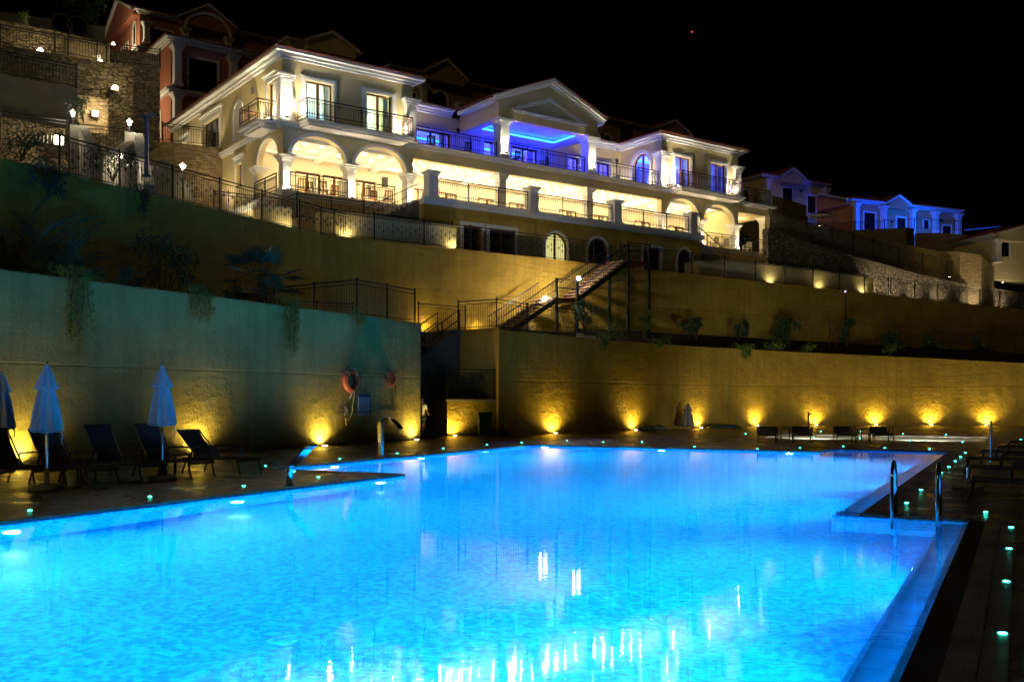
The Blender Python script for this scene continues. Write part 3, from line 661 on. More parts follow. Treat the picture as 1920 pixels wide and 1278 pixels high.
# --- first floor string course and balconies
b = MB()
def course(b, x0, x1, y, z, k=1.0):
    b.box(x0, x1, y-0.10*k, y+0.2, z, z+0.09); b.box(x0, x1, y-0.2*k, y+0.2, z+0.094, z+0.2); b.box(x0, x1, y-0.3*k, y+0.2, z+0.204, z+0.27)
course(b, 7.6, 28.5, 0.0, 16.2); course(b, -0.25, 0.9, 0.0, 16.2); course(b, 35.2, 36.3, 0.0, 16.2)
for z, k in ((16.2,0.1),(16.294,0.2),(16.404,0.28)): b.box(-k, 0.18, 0.21, 18.0, z, z+0.088)
part('string_course', b, TRIM)
def rail_mb(pts, h=1.08, pitch=0.14, step=1.7, decor=True):
    b = MB(); z = Vector((0,0,1))
    for i in range(len(pts)-1):
        p, q = Vector(pts[i]), Vector(pts[i+1]); L = (q-p).length
        for hh, w in ((h,0.055),(h-0.16,0.035),(0.28,0.03),(0.10,0.035)): b.bar(p+z*hh, q+z*hh, w)
        n = max(1, round(L/step))
        for k in range(n+1): r = p.lerp(q, k/n); b.bar(r, r+z*(h+0.02), 0.05)
        n = int(L/pitch)
        for k in range(1, n):
            r = p.lerp(q, k/n); b.bar(r+z*0.1, r+z*(h-0.16), 0.018)
            if decor: u = (q-p).normalized(); b.bar(r+z*(h-0.26)-u*0.03, r+z*(h-0.26)+u*0.03, 0.03); b.bar(r+z*0.33-u*0.025, r+z*0.33+u*0.025, 0.025)
    return b
def balcony(x0, x1, y0, y1, pts, mat, label=None):
    b = MB(); b.box(x0+0.28, x1-0.28, y0+0.28, y1, 16.18, 16.27); b.box(x0+0.12, x1-0.12, y0+0.12, y1, 16.274, 16.37); b.box(x0, x1, y0, y1, 16.374, ZFL+0.02)
    o = part('balcony', b, TRIM, None, False, label); rail_mb(pts).build('railing', mat, o); return o
zr = ZFL+0.02
balcony(0.75, 7.4, -1.3, -0.004, [(0.85,-0.02,zr),(0.85,-1.2,zr),(7.28,-1.2,zr),(7.28,-0.02,zr)], RUST)
balcony(28.8, 35.5, -1.3, -0.004, [(28.9,-0.02,zr),(28.9,-1.2,zr),(35.35,-1.2,zr),(35.35,-0.02,zr)], RUST)
b = MB(); b.box(-0.95, -0.004, 0.65, 2.85, 16.1, 16.2); b.box(-1.12, -0.004, 0.5, 3.0, 16.204, 16.32); b.box(-1.3, -0.004, 0.35, 3.15, 16.324, ZFL+0.02); o = part('balcony', b, TRIM)
rail_mb([(-0.02,0.45,zr),(-1.2,0.45,zr),(-1.2,3.05,zr),(-0.02,3.05,zr)]).build('railing', RUST, o)
for a, c in ((8.15,14.0),(14.85,21.1),(21.95,27.9)):
    part('railing', rail_mb([(a,0.06,ZFL+0.03),(c,0.06,ZFL+0.03)], decor=True), IRON)
# terrace piers and railing
for x in (7.5, 14.5, 21.2, 28.1):
    b = MB(); b.box(x-0.30, x+0.30, -3.12, -2.52, ZG+0.024, ZG+1.32); o = part('pier', b, TRIM)
    b = MB(); b.box(x-0.36, x+0.36, -3.18, -2.46, ZG+1.323, ZG+1.40); b.box(x-0.42, x+0.42, -3.24, -2.40, ZG+1.403, ZG+1.5); b.box(x-0.35, x+0.35, -3.17, -2.47, ZG+0.02, ZG+0.16); b.build('capital', TRIM, o)
for a, c in ((7.85,14.15),(14.85,20.85),(21.55,27.75)): part('railing', rail_mb([(a,-2.9,ZG+0.02),(c,-2.9,ZG+0.02)], 1.15, 0.14, 2.0), IRON)
for pts in ([(0.35,-0.2,ZG),(3.7,-0.2,ZG)],[(4.3,-0.2,ZG),(6.7,-0.2,ZG)],[(-0.15,0.5,ZG),(-0.15,3.6,ZG)],[(29.3,-0.2,ZG),(31.8,-0.2,ZG)],[(32.5,-0.2,ZG),(35.7,-0.2,ZG)],[(36.6,-0.2,ZG),(39.2,-0.2,ZG)]):
    part('railing', rail_mb(pts, 1.0, 0.14, 1.7), IRON)
# --- columns
def column(x, y, z0, z1, w=0.62, flute=True, mat=TRIM, parent=None):
    b = MB(); h = w/2
    b.box(x-h, x+h, y-h, y+h, z0+0.2, z1-0.42)
    if flute:
        n = 5
        for k in range(n):
            c = -h + w*(k+0.5)/n; e = w/n*0.30
            b.box(x+c-e, x+c+e, y-h-0.022, y-h-0.002, z0+0.34, z1-0.55); b.box(x-h-0.022, x-h-0.002, y+c-e, y+c+e, z0+0.34, z1-0.55)
    o = b.build('column', mat, parent or H)
    b = MB()
    for k, (e, za, zb) in enumerate(((0.03,0.42,0.34),(0.08,0.337,0.22),(0.14,0.217,0.11),(0.20,0.107,0.0))): b.box(x-h-e, x+h+e, y-h-e, y+h+e, z1-za, z1-zb-0.003)
    b.build('capital', mat, o)
    b = MB(); b.box(x-h-0.09, x+h+0.09, y-h-0.09, y+h+0.09, z0, z0+0.1); b.box(x-h-0.05, x+h+0.05, y-h-0.05, y+h+0.05, z0+0.103, z0+0.197); b.build('base', mat, o)
    return o
for x in (0.22, 4.0, 7.78, CW1+0.22, CW1+4.0, CW1+7.78): column(x, 0.2, ZG+0.01, 14.72, 0.5)
column(0.2, 3.8, ZG+0.01, 14.72, 0.5)
for x in (14.4, 21.5): column(x, 0.2, ZG+0.01, 15.615, 0.5)
for x in (14.45, 21.55): column(x, 0.15, ZFL+0.03, 18.96, 0.72)
for x, y in ((0.12,0.12),(7.75,0.05),(CW1+0.12,0.12),(RWD-0.3,0.05)): column(x, y, ZFL+0.03, 18.95, 0.66, False)
# --- doors and windows
def door(x0, x1, z0, z1, y, axis='y', leaves=2, surround=True, mat=None, trimw=0.26, name='door', arch=0.0, sm=TRIM, out=-1, pane=GLASS, deep=0.16, flip=False):
    """a glazed door or window set into an opening; axis y: in a wall whose face is y; axis x: in a wall whose face is x = y"""
    mat = mat or WOOD
    def BX(b, a0, a1, d0, d1, c0, c1):
        d0, d1 = min(d0,d1), max(d0,d1)
        b.box(a0,a1,d0,d1,c0,c1) if axis == 'y' else b.box(d0,d1,a0,a1,c0,c1)
    yi = y + deep; b = MB(); f = 0.09
    zt = z1 if not arch else z1 - arch
    BX(b, x0+0.004, x0+f, yi, yi+0.08, z0, zt); BX(b, x1-f, x1-0.004, yi, yi+0.08, z0, zt)
    if not arch: BX(b, x0+f+0.002, x1-f-0.002, yi, yi+0.08, z1-f, z1-0.004)
    BX(b, x0+f+0.002, x1-f-0.002, yi, yi+0.08, z0, z0+0.12)
    w = (x1-x0)/leaves
    for k in range(1, leaves): BX(b, x0+k*w-0.07, x0+k*w+0.07, yi-0.006, yi+0.086, z0+0.122, z1-f-0.002 if not arch else z1-0.06)
    if arch:
        b.archtrim(x0+f, x1-f, zt, arch-f, f-0.006, yi, yi+0.08, axis)
    o = part(name, b, mat)
    b = MB()
    if arch:
        m, h = (x0+x1)/2, (x1-x0)/2-0.05; n = 14
        poly = [(m-h, z0+0.05)] + [(m-h*math.cos(math.pi*i/n), zt+(arch-0.05)*math.sin(math.pi*i/n)) for i in range(n+1)] + [(m+h, z0+0.05)]
        (b.yprism if axis == 'y' else b.xprism)(poly, yi+0.03, yi+0.045)
    else: BX(b, x0+0.05, x1-0.05, yi+0.03, yi+0.045, z0+0.05, z1-0.05)
    b.build('pane', pane, o)
    if surround:
        b = MB(); T = trimw
        if arch: b.archtrim(x0-0.003, x1+0.003, zt, arch+0.003, T, y-0.07, y+0.03, axis, zb=z0)
        else:
            for e, d in ((T, 0.05), (T*0.55, 0.085)):
                BX(b, x0-e, x0-0.003, y-d, y-0.002, z0, z1+e); BX(b, x1+0.003, x1+e, y-d, y-0.002, z0, z1+e); BX(b, x0-0.003, x1+0.003, y-d, y-0.0021, z1+0.003, z1+e)
        b.build('surround', sm, o)
    return o
for x0 in (0.0, CW1):
    for a, c in FRONT_DOORS: door(x0+a, x0+c, ZFL+0.02, 18.9, 0.0)
door(1.15, 2.05, ZFL+0.02, 18.9, 0.0, 'x', 1); door(9.4, 12.4, ZFL+0.1, 19.0, 0.0, 'x', 3, mat=DARKWOOD); door(15.2, 16.2, ZFL+0.1, 18.6, 0.0, 'x', 1, mat=DARKWOOD)
door(5.7, 6.6, 14.0, 15.35, 0.0, 'x', 1, name='window')
door(1.15, 2.88, ZFL+0.02, 19.21, CW1, 'x', 2, arch=0.86)
for (a, c), lv in zip(BACK, (2,1,2,1,2)): door(a, c, ZFL+0.02, 18.75, NB, 'y', lv, trimw=0.2, mat=DARKWOOD)
for h_ in GDH: door(h_[0], h_[1], h_[2], h_[3], 4.6, 'y', 2, False, deep=0.05)
def curtains(x0, x1, z0, z1, y):
    for a, c in ((x0, x0+(x1-x0)*0.2), (x1-(x1-x0)*0.2, x1)):
        b = MB(); n = 16; vs = []
        for i in range(n+1): x = a+(c-a)*i/n; vs += [(x, y+0.035*math.sin(i*1.9), z0), (x, y+0.035*math.sin(i*1.9), z1)]
        b.add(vs, [(2*i,2*i+2,2*i+3,2*i+1) for i in range(n)]); part('curtain', b, CURTAIN)
for x0 in (0.0, CW1):
    for a, c in FRONT_DOORS: curtains(x0+a, x0+c, ZFL+0.05, 18.95, 0.5)
for a, c in BACK: curtains(a, c, ZFL+0.05, 18.8, NB+0.5)
for h_ in GDH: curtains(h_[0], h_[1], ZG+0.05, 15.1, 5.1)
# blank arched niche, cornice hoods and vent on the side wall
b = MB(); b.archtrim(5.75, 7.0, 18.3, 0.62, 0.2, -0.07, 0.0-0.002, 'x', zb=ZFL+0.35); o = part('niche', b, TRIM)
b = MB(); m, h_ = 6.375, 0.62; b.xprism([(m-h_, ZFL+0.35)] + [(m-h_*math.cos(math.pi*i/14), 18.3+0.62*math.sin(math.pi*i/14)) for i in range(15)] + [(m+h_, ZFL+0.35)], -0.03, -0.003); b.build('panel', TRIM, o)
for a, c, z in ((0.75,2.45,19.3),(9.0,12.8,19.4),(14.9,16.5,19.0),(5.3,7.0,15.75)):
    b = MB(); b.box(-0.10, -0.003, a+0.06, c-0.06, z-0.10, z-0.003); b.box(-0.2, -0.003, a, c, z, z+0.1); part('hood_moulding', b, TRIM)
b = MB(); b.box(-0.05, -0.003, 4.0, 4.35, 18.9, 19.3); part('vent', b, CONC)
# --- eaves and roofs
def eaves(x0, x1, y0, y1, sides, name='eaves', z=19.802):
    b = MB()
    for e, za, zb in ((0.14, z, z+0.12), (0.30, z+0.123, z+0.25), (0.55, z+0.253, z+0.40)):
        b.box(x0-(e if 'l' in sides else 0), x1+(e if 'r' in sides else 0), y0-(e if 'f' in sides else 0), y1, za, zb)
    return part(name, b, TRIM)
eaves(0, 8, 0, 18.3, 'lfr'); eaves(CW1, RWD, 0, 18.3, 'lfr'); eaves(8.56, 13.3, NB, 18.29, 'f'); eaves(22.7, 27.54, NB, 18.29, 'f')
def tiled(b, A, B, up, h_of, per=0.21, amp=0.05, seg=6):
    """rolled tiles on a slope: eave from A to B, up the unit vector, height of each column h_of(distance)"""
    A, B, up = Vector(A), Vector(B), Vector(up).normalized(); L = (B-A).length; d = (B-A)/L; nrm = d.cross(up).normalized()
    if nrm.z < 0: nrm = -nrm
    n = max(2, int(L/per))*seg; vs = []; fs = []
    for i in range(n+1):
        x = L*i/n; w = amp*abs(math.cos(math.pi*i/seg)); hh = max(0.0, h_of(x))
        vs += [A+d*x+nrm*w, A+d*x+up*hh+nrm*w, A+d*x-nrm*0.03]
    for i in range(n): fs += [(3*i,3*i+3,3*i+4,3*i+1), (3*i+2,3*i+5,3*i+3,3*i)]
    b.add(vs, fs)
def hip_roof(x0, x1, y0, y1, z, pitch=19.0, ov=0.62, parent=None, mat=ROOF, sides='fblr'):
    x0 -= ov; x1 += ov; y0 -= ov; y1 += ov; c, s = math.cos(R(pitch)), math.sin(R(pitch)); half = min(x1-x0, y1-y0)/2; hm = half/c; b = MB()
    f = lambda L: (lambda x: min(x/c, (L-x)/c, hm))
    tiled(b, (x0,y0,z), (x1,y0,z), (0,c,s), f(x1-x0))
    if 'b' in sides: tiled(b, (x1,y1,z), (x0,y1,z), (0,-c,s), f(x1-x0))
    tiled(b, (x0,y1,z), (x0,y0,z), (c,0,s), f(y1-y0)); tiled(b, (x1,y0,z), (x1,y1,z), (-c,0,s), f(y1-y0))
    return b.build('roof', mat, parent or H)
zt = 20.21
hip_roof(0, 8, 0, 18, zt); hip_roof(CW1, RWD, 0, 18, zt)
b = MB(); c_, s_ = math.cos(R(19)), math.sin(R(19)); tiled(b, (8.0,NB-0.6,zt), (28.1,NB-0.6,zt), (0,c_,s_), lambda x: 7.2/c_); tiled(b, (28.1,18.6,zt), (8.0,18.6,zt), (0,-c_,s_), lambda x: 7.2/c_); part('roof', b, ROOF)
# --- the portico and its pediment
PX0, PX1 = 13.85, 22.15; pm = (PX0+PX1)/2; ph = 1.66
b = MB(); b.yprism([(PX0+0.15,18.97),(PX1-0.15,18.97),(PX1-0.15,20.0),(pm,20.0+ph-0.06),(PX0+0.15,20.0)], -0.18, 0.42); part('pediment', b, CREAM)
for sx in (PX0+0.15, PX1-0.55): b = MB(); b.box(sx, sx+0.4, 0.424, NB-0.004, 18.97, 19.98); part('portico_beam', b, CREAM)
b = MB()
for sgn in (-1, 1):
    xe = pm + sgn*(pm-PX0+0.30); ze = 20.0-0.1
    for y0, th, off in ((-0.62,0.16,0.16),(-0.45,0.12,0.035),(-0.30,0.10,-0.07)):
        b.yprism([(xe,ze+off),(pm,ze+off+ph+0.12),(pm,ze+off+ph+0.12+th),(xe,ze+off+th)] if sgn < 0 else [(pm,ze+off+ph+0.12),(xe,ze+off),(xe,ze+off+th),(pm,ze+off+ph+0.12+th)], y0, -0.19)
o = part('pediment_moulding', b, TRIM)
b = MB(); xa, xb, za = pm-3.05, pm+3.05, 19.55
b.box(xa, xb, -0.36, -0.185, za, za+0.10); b.box(xa+0.1, xb-0.1, -0.28, -0.185, za-0.09, za-0.003)
for sgn in (-1,1):
    xs = pm+sgn*2.5
    p = [(xs,za+0.14),(pm,za+1.10),(pm,za+1.32),(xs+sgn*0.55,za+0.14)]
    b.yprism(p if sgn > 0 else p[::-1], -0.245, -0.186)
part('tympanum_moulding', b, TRIM)
b = MB(); zc = 20.02
for sgn in (-1, 1):
    ux = math.cos(math.atan2(ph, pm-PX0)); uz = math.sin(math.atan2(ph, pm-PX0)); xe = pm+sgn*(pm-PX0+0.42)
    A = (xe, 9.5, zc+0.16) if sgn < 0 else (xe, -0.66, zc+0.16); B = (xe, -0.66, zc+0.16) if sgn < 0 else (xe, 9.5, zc+0.16)
    tiled(b, A, B, (-sgn*ux, 0, uz), lambda x: (pm-PX0+0.42)/ux)
part('portico_roof', b, ROOF)
for x0 in (PX0-0.42, PX1+0.02): b = MB(); b.box(x0, x0+0.4, -0.186, NB-0.6, 19.86, 20.08); part('portico_eaves', b, TRIM)
# portico ceiling with its recessed blue strip
b = MB(); b.box(PX0+0.56, PX1-0.56, 0.43, NB-0.01, 19.34, 19.42); part('portico_ceiling', b, WHITE_IN)
b = MB(); b.box(PX0+0.57, 14.95, 0.44, NB-0.02, 19.08, 19.16); b.box(20.95, PX1-0.57, 0.44, NB-0.02, 19.08, 19.16); b.box(14.96, 20.94, 3.1, NB-0.02, 19.08, 19.16); part('cove', b, WHITE_IN)
b = MB(); b.box(14.97, 20.93, 3.0, 3.09, 19.10, 19.17); b.box(20.84, 20.93, 0.5, 2.98, 19.10, 19.17); b.box(14.97, 15.06, 0.5, 2.98, 19.10, 19.17); part('led_strip', b, E_BLUE)
# --- right annex with roof terrace
column(39.35, 0.2, ZG+0.01, 15.6, 0.55)
column(39.35, 3.6, ZG+0.01, 15.6, 0.55)
b = MB(); b.box(RWD+0.002, 39.75, -0.12, 4.3, 15.62, 16.15); part('annex_beam', b, CREAM)
b = MB(); b.box(RWD+0.31, 39.95, -0.3, 4.5, 16.154, 16.3); b.box(RWD+0.31, 40.05, -0.4, 4.6, 16.304, ZFL); part('annex_slab', b, TRIM)
part('railing', rail_mb([(36.3,-0.2,ZFL),(39.5,-0.2,ZFL),(39.5,4.2,ZFL)]), RUST); b = MB(); b.box(39.15, 39.75, -0.2, 0.4, ZFL+0.002, ZFL+1.25); part('pier', b, TRIM)
# --- basement front
b = MB(); AW = [(bt(1022,-3.0), bt(1064,-3.0)), (bt(1102,-3.0), bt(1140,-3.0)), (bt(1270,-3.0), bt(1297,-3.0))]
DB = [(bt(868,-3.0), bt(903,-3.0)), (bt(917,-3.0), bt(966,-3.0)), (bt(1206,-3.0), bt(1238,-3.0))]
holes = [(a, c, ZB+0.03, 11.75) for a, c in AW]+[(a, c, ZB+0.03, 11.5) for a, c in DB]
b.wall(6.9, 28.9, ZB, 12.39, -3.0, -2.7, holes)
for a, c in AW: b.arch(a, c, 10.85, 0.86, 11.75, -3.0, -2.7)
part('basement_wall', b, OCHRE)
b = MB(); b.wall(-0.2, 6.899, ZB, 12.39, -0.3, 0.3); b.box(-0.2, 0.1, 0.301, 3.49, ZB, 12.39); part('podium_wall', b, CREAM); b = MB(); b.wall(28.901, 40.0, ZB, 12.39, -0.3, 0.3); part('podium_wall', b, CREAM); b = MB(); b.box(6.9, 7.1, -2.69, -0.31, ZB, 12.39); part('podium_wall', b, CREAM); b = MB(); b.box(28.7, 28.9, -2.69, -0.31, ZB, 12.39); part('podium_wall', b, CREAM)
for i, (a, c) in enumerate(AW): door(a, c, ZB+0.03, 11.71, -3.0, 'y', 2, True, DARKWOOD, 0.14, 'window', 0.86, TRIM, -1, E_WIN if i == 0 else DARKGLASS)
for a, c in DB: door(a, c, ZB+0.03, 11.5, -3.0, 'y', 2, True, WOOD, 0.2, 'door', 0.0, TRIM, -1, DARKGLASS)
b = MB(); b.box(-0.35, 3.59, -2.6, -0.31, ZB, 10.88); part('landing', b, CREAM)
# --- stairs from the walkway up to the terrace, one at either end
def flight(t0, t1, z0, z1, n0, n1, n=11):
    b = MB()
    for k in range(n):
        a = t0+(t1-t0)*k/n; c = t0+(t1-t0)*(k+1)/n; b.box(min(a,c)+0.002, max(a,c)-0.002, n0, n1, ZB, z0+(z1-z0)*(k+1)/n)
    part('outside_stair', b, CONC)
    b = MB()
    for hh, w in ((0.95,0.05),(0.5,0.03)): b.bar((t0,n0+0.05,z0+hh),(t1,n0+0.05,z1+hh),w)
    for k in range(n): f = (k+0.5)/n; b.bar((t0+(t1-t0)*f,n0+0.05,z0+(z1-z0)*f),(t0+(t1-t0)*f,n0+0.05,z0+(z1-z0)*f+0.95),0.018)
    part('stair_railing', b, IRON)
flight(3.6, 6.85, 10.9, 12.6, -2.6, -0.9); flight(32.3, 28.95, 10.9, 12.6, -2.6, -0.9)

# --- lamps of the building
def uplight(x, y, z, e, col, aim, cone=75, r=0.06):
    b = MB(); b.lathe([(0.09,0),(0.10,0.06),(0.085,0.10)], x, y, z, 10); o = part('uplight', b, IRON)
    b = MB(); b.lathe([(0.07,0.101),(0.06,0.135),(0.03,0.15)], x, y, z, 10); b.build('lens', E_UP, o)
    lamp('SPOT', 'uplight_beam', o, (x, y, z+0.2), e, col, r, aim, cone, 0.8)
WARM = (1.0, 0.83, 0.52); NEUT = (1.0, 0.89, 0.68)
UPK = 450
for x, y, ax in ((0.0,-0.55,0.0),(1.15,-0.55,0.0),(6.95,-0.5,0.1),(28.1,-0.55,0.0),(29.2,-0.55,0.0),(35.05,-0.5,0.1)):
    uplight(x, y, ZFL+0.06, UPK, NEUT, (ax, 0.30, 1), 125)
uplight(-0.55, 0.62, ZFL+0.06, UPK*0.8, WARM, (0.3, 0.3, 1), 100); uplight(-0.6, 2.7, ZFL+0.06, UPK, WARM, (0.25, 0.6, 1), 110)
for x in (14.45, 21.55): uplight(x-0.1, -0.42, ZFL+0.3, UPK*0.7, NEUT, (0.05, 0.3, 1), 70)
for x in (8.6, 9.9, 25.0, 27.5): uplight(x, 3.4, ZFL+0.06, 230, NEUT, (0.0, 0.35, 1), 110)
uplight(27.6, 1.0, ZFL+0.06, 260, NEUT, (0.4, 0.1, 1), 110)
for x in (0.22, 4.0, 7.78, CW1+0.22, CW1+4.0, CW1+7.78, 39.35): uplight(x, -0.22, ZG+0.02, 380, WARM, (0, 0.12, 1), 60)
# side wall floods along the path
for y in (9.9, 13.2, 15.8): uplight(-0.75, y, 16.31, UPK*0.4, WARM, (0.3, 0.0, 1), 110)
for y in (4.6, 7.6): uplight(-1.2, y, hill_z(-1.2, y)+0.02, UPK*0.6, WARM, (0.25, 0.0, 1), 100)
# recessed ceiling bulbs in the loggia
def bulbs(x0, x1, nx, y0, y1, ny):
    for i in range(nx):
        for j in range(ny):
            x = x0+(x1-x0)*(i+0.5)/nx; y = y0+(y1-y0)*(j+0.5)/ny
            b = MB(); b.lathe([(0.03,-0.035),(0.058,-0.012),(0.060,-0.003)], x, y, 15.947, 8); part('ceiling_bulb', b, E_CEIL)
for x0, x1 in ((8.2,14.1),(14.7,21.2),(21.8,28.0)): bulbs(x0, x1, 7, 1.1, 3.9, 3)
for x0, x1 in ((0.6,3.7),(4.3,7.5),(28.6,31.8),(32.4,35.6)): bulbs(x0, x1, 3, 1.3, 3.8, 2)
for k in range(16): uplight(1.3+k*2.25, 3.6 if k % 2 else 1.4, ZG+0.004, 95, WARM, (0,0,1), 165, 0.08)  # unseen floor uplights, added to brighten the loggia ceiling
# rooms
for x in (2.2, 5.8): lamp('POINT', 'room_lamp', H, (x, 4.5, 18.9), 330, (0.72, 1.0, 0.78), 0.25)
for x in (11.9, 16.5, 19.3, 23.6, 26.2): lamp('POINT', 'room_lamp', H, (x, 6.2, 18.6), 480, (0.06, 0.05, 1.0), 0.25)
for x in (30.2, 33.8): lamp('POINT', 'room_lamp', H, (x, 4.2, 18.7), 620, (0.03, 0.05, 1.0), 0.25)
b = MB(); b.box(1.0, 7.0, 7.9, 8.0, 18.8, 18.9); b.box(9.2, 14.6, 7.2, 7.3, 19.0, 19.1); b.box(17.5, 21.2, 6.9, 7.0, 19.0, 19.1); b.box(28.8, 31.4, 3.4, 3.5, 19.1, 19.2); part('led_strip', b, E_BLUE)
for x in (2, 6, 10, 14, 18, 22, 26, 30, 34): lamp('POINT', 'dining_lamp', H, (x, 6.5, 15.2), 350, (1.0, 0.78, 0.45), 0.2)
for x in (16.2, 19.7): lamp('POINT', 'portico_lamp', H, (x, 2.0, 18.6), 420, (0.006, 0.004, 1.0), 0.2)
lamp('POINT', 'annex_lamp', H, (37.9, 2.0, 15.2), 170, (1.0, 0.8, 0.45), 0.1)
# wall lanterns
for x, y in ((13.75,NB),(24.6,NB),(27.55,NB)):
    b = MB(); b.lathe([(0.03,0),(0.11,0.05),(0.12,0.22),(0.02,0.34)], x, y-0.22, 18.85, 8); b.bar((x,y-0.22,19.2),(x,y-0.003,19.1),0.03); part('wall_lantern', b, IRON)
# ================================================================== villas on the hillside
def villa(label, X, Y, deg, Wd, D, zb, ze, mat, gables=(), side_gable=False, cols=(), doors=(), wins=(), sidewins=(), bands=(), rtop=True, sidecols=(), podium=None, chimney=None, arches=()):
    fr = Frame(X, Y, deg); v = thing('villa', label, 'house', fr, (0,0,0), group=None)
    P = lambda n, b, m, par=None: b.build(n, m, par or v)
    b = MB(); b.box(0, Wd, 0, D, zb, ze); P('wall', b, mat)
    if podium: b = MB(); b.box(-0.05, Wd+0.05, -0.05, D, podium, zb-0.003); P('podium', b, STONE)
    b = MB()
    for e, a, c in ((0.12,0,0.12),(0.28,0.123,0.24),(0.48,0.243,0.36)): b.box(-e, Wd+e, -e, D+e, ze+0.003+a, ze+0.003+c)
    P('eaves', b, TRIM)
    hip_roof(0, Wd, 0, D, ze+0.38, 18.0, 0.55, v)
    for x0, x1, h in gables:
        m = (x0+x1)/2; z0 = ze-0.25
        b = MB(); b.yprism([(x0,z0),(x1,z0),(x1,ze+0.36),(m,ze+h-0.05),(x0,ze+0.36)], -0.62, 2.5); g = P('gable', b, mat)
        b = MB()
        for sg in (-1,1):
            xe = m+sg*((x1-x0)/2+0.3)
            q = [(xe,ze+0.22),(m,ze+h),(m,ze+h+0.2),(xe,ze+0.42)]; b.yprism(q if sg < 0 else q[::-1], -0.85, -0.623)
        b.build('moulding', TRIM, g)
        b = MB(); c_ = (x1-x0)/2+0.35; sl = math.atan2(h, c_)
        for sg in (-1,1):
            xe = m+sg*c_; A = (xe,3.5,ze+0.30); B = (xe,-0.9,ze+0.30)
            tiled(b, A if sg < 0 else B, B if sg < 0 else A, (-sg*math.cos(sl),0,math.sin(sl)), lambda x: c_/math.cos(sl))
        b.build('roof', ROOF, g)
    if side_gable:
        y0, y1, h = side_gable; m = (y0+y1)/2
        b = MB(); b.xprism([(y0,ze-0.1),(y1,ze-0.1),(y1,ze+0.36),(m,ze+h),(y0,ze+0.36)], -0.55, 2.0); g = P('gable', b, mat)
        b = MB()
        for sg in (-1,1):
            ye = m+sg*((y1-y0)/2+0.3); q = [(ye,ze+0.2),(m,ze+h),(m,ze+h+0.22),(ye,ze+0.42)]; b.xprism(q if sg < 0 else q[::-1], -0.8, -0.553)
        b.build('moulding', TRIM, g)
    for x0, x1, zs, w in arches:
        b = MB(); b.archtrim(x0, x1, zs, (x1-x0)/2*0.8, w, -0.70, -0.625); P('arch_moulding', b, TRIM)
    for (x, z0, z1) in cols: column(x, -0.35, z0, z1, 0.5, False, TRIM, v)
    for (y, z0, z1) in sidecols:
        b = MB(); b.box(-0.3, 0.0-0.003, y-0.22, y+0.22, z0, z1-0.3); o = P('column', b, TRIM); b = MB(); b.box(-0.4, -0.003, y-0.32, y+0.32, z1-0.297, z1-0.1); b.build('capital', TRIM, o)
    def win(x0, x1, z0, z1, name, axis, arch=False):
        B = (lambda b, a0, a1, d0, d1, c0, c1: b.box(a0,a1,d0,d1,c0,c1)) if axis == 'y' else (lambda b, a0, a1, d0, d1, c0, c1: b.box(d0,d1,a0,a1,c0,c1))
        b = MB(); T = 0.18
        if arch:
            r = (x1-x0)/2; b.archtrim(x0, x1, z1-r, r, T, -0.1, -0.004, axis, zb=z0); o = P(name, b, TRIM)
            b = MB(); n = 12; m = (x0+x1)/2; poly = [(x0+0.004,z0)]+[(m-(r-0.004)*math.cos(math.pi*i/n), z1-r+r*math.sin(math.pi*i/n)) for i in range(n+1)]+[(x1-0.004,z0)]
            (b.yprism if axis == 'y' else b.xprism)(poly, -0.03, -0.004); b.build('pane', DARKGLASS, o)
            b = MB(); B(b, x0-T-0.1, x1+T+0.1, -0.16, -0.004, z0-0.14, z0-0.003); b.build('sill', TRIM, o)
        else:
            B(b, x0-T, x0-0.003, -0.08, -0.004, z0, z1+T); B(b, x1+0.003, x1+T, -0.08, -0.004, z0, z1+T); B(b, x0-0.002, x1+0.002, -0.08, -0.004, z1+0.003, z1+T); o = P(name, b, TRIM)
            b = MB(); B(b, x0, x1, -0.03, -0.004, z0, z1); b.build('pane', DARKGLASS, o)
            b = MB(); B(b, (x0+x1)/2-0.05, (x0+x1)/2+0.05, -0.05, -0.031, z0, z1); b.build('frame', DARKWOOD, o)
    for d in doors: win(*d, 'door', 'y')
    for w_ in wins: win(*w_[:4], 'window', 'y', len(w_) > 4)
    for w_ in sidewins: win(*w_[:4], 'window', 'x', len(w_) > 4)
    for z in bands:
        b = MB(); b.box(-0.22, Wd+0.22, -0.22, D+0.1, z, z+0.14); b.box(-0.38, Wd+0.38, -0.38, D+0.1, z+0.143, z+0.3); P('string_course', b, TRIM)
        b = rail_mb([(0.3,-0.3,z+0.3),(Wd-0.2,-0.3,z+0.3)], 0.95, 0.2, 2.2, False); P('railing', b, IRON)
    if chimney: x,y,z0,z1 = chimney; b = MB(); b.box(x,x+1.0,y,y+0.8,z0,z1); b.box(x-0.12,x+1.12,y-0.12,y+0.92,z1+0.003,z1+0.2); P('chimney', b, DARKWOOD)
    return v
villa('two-storey terracotta red villa beside the hotel roof, with twin arched side windows', -24.0, 70.0, 36.3, 17, 12.2, 17.0, 26.75, RED, cols=((0.35,23.65,26.5),(4.4,23.65,26.5),(9.0,23.65,26.5),(0.35,20.4,23.1),(4.4,20.4,23.1)),
      doors=((1.3,3.3,23.7,25.9),(1.4,3.2,20.6,22.5),(5.8,8.0,23.7,25.9)), sidewins=((4.95,6.1,24.5,26.3,1),(6.35,7.5,24.5,26.3,1),(2.2,3.0,20.4,22.3)), bands=(23.2,), sidecols=((11.8,19.8,26.0),))
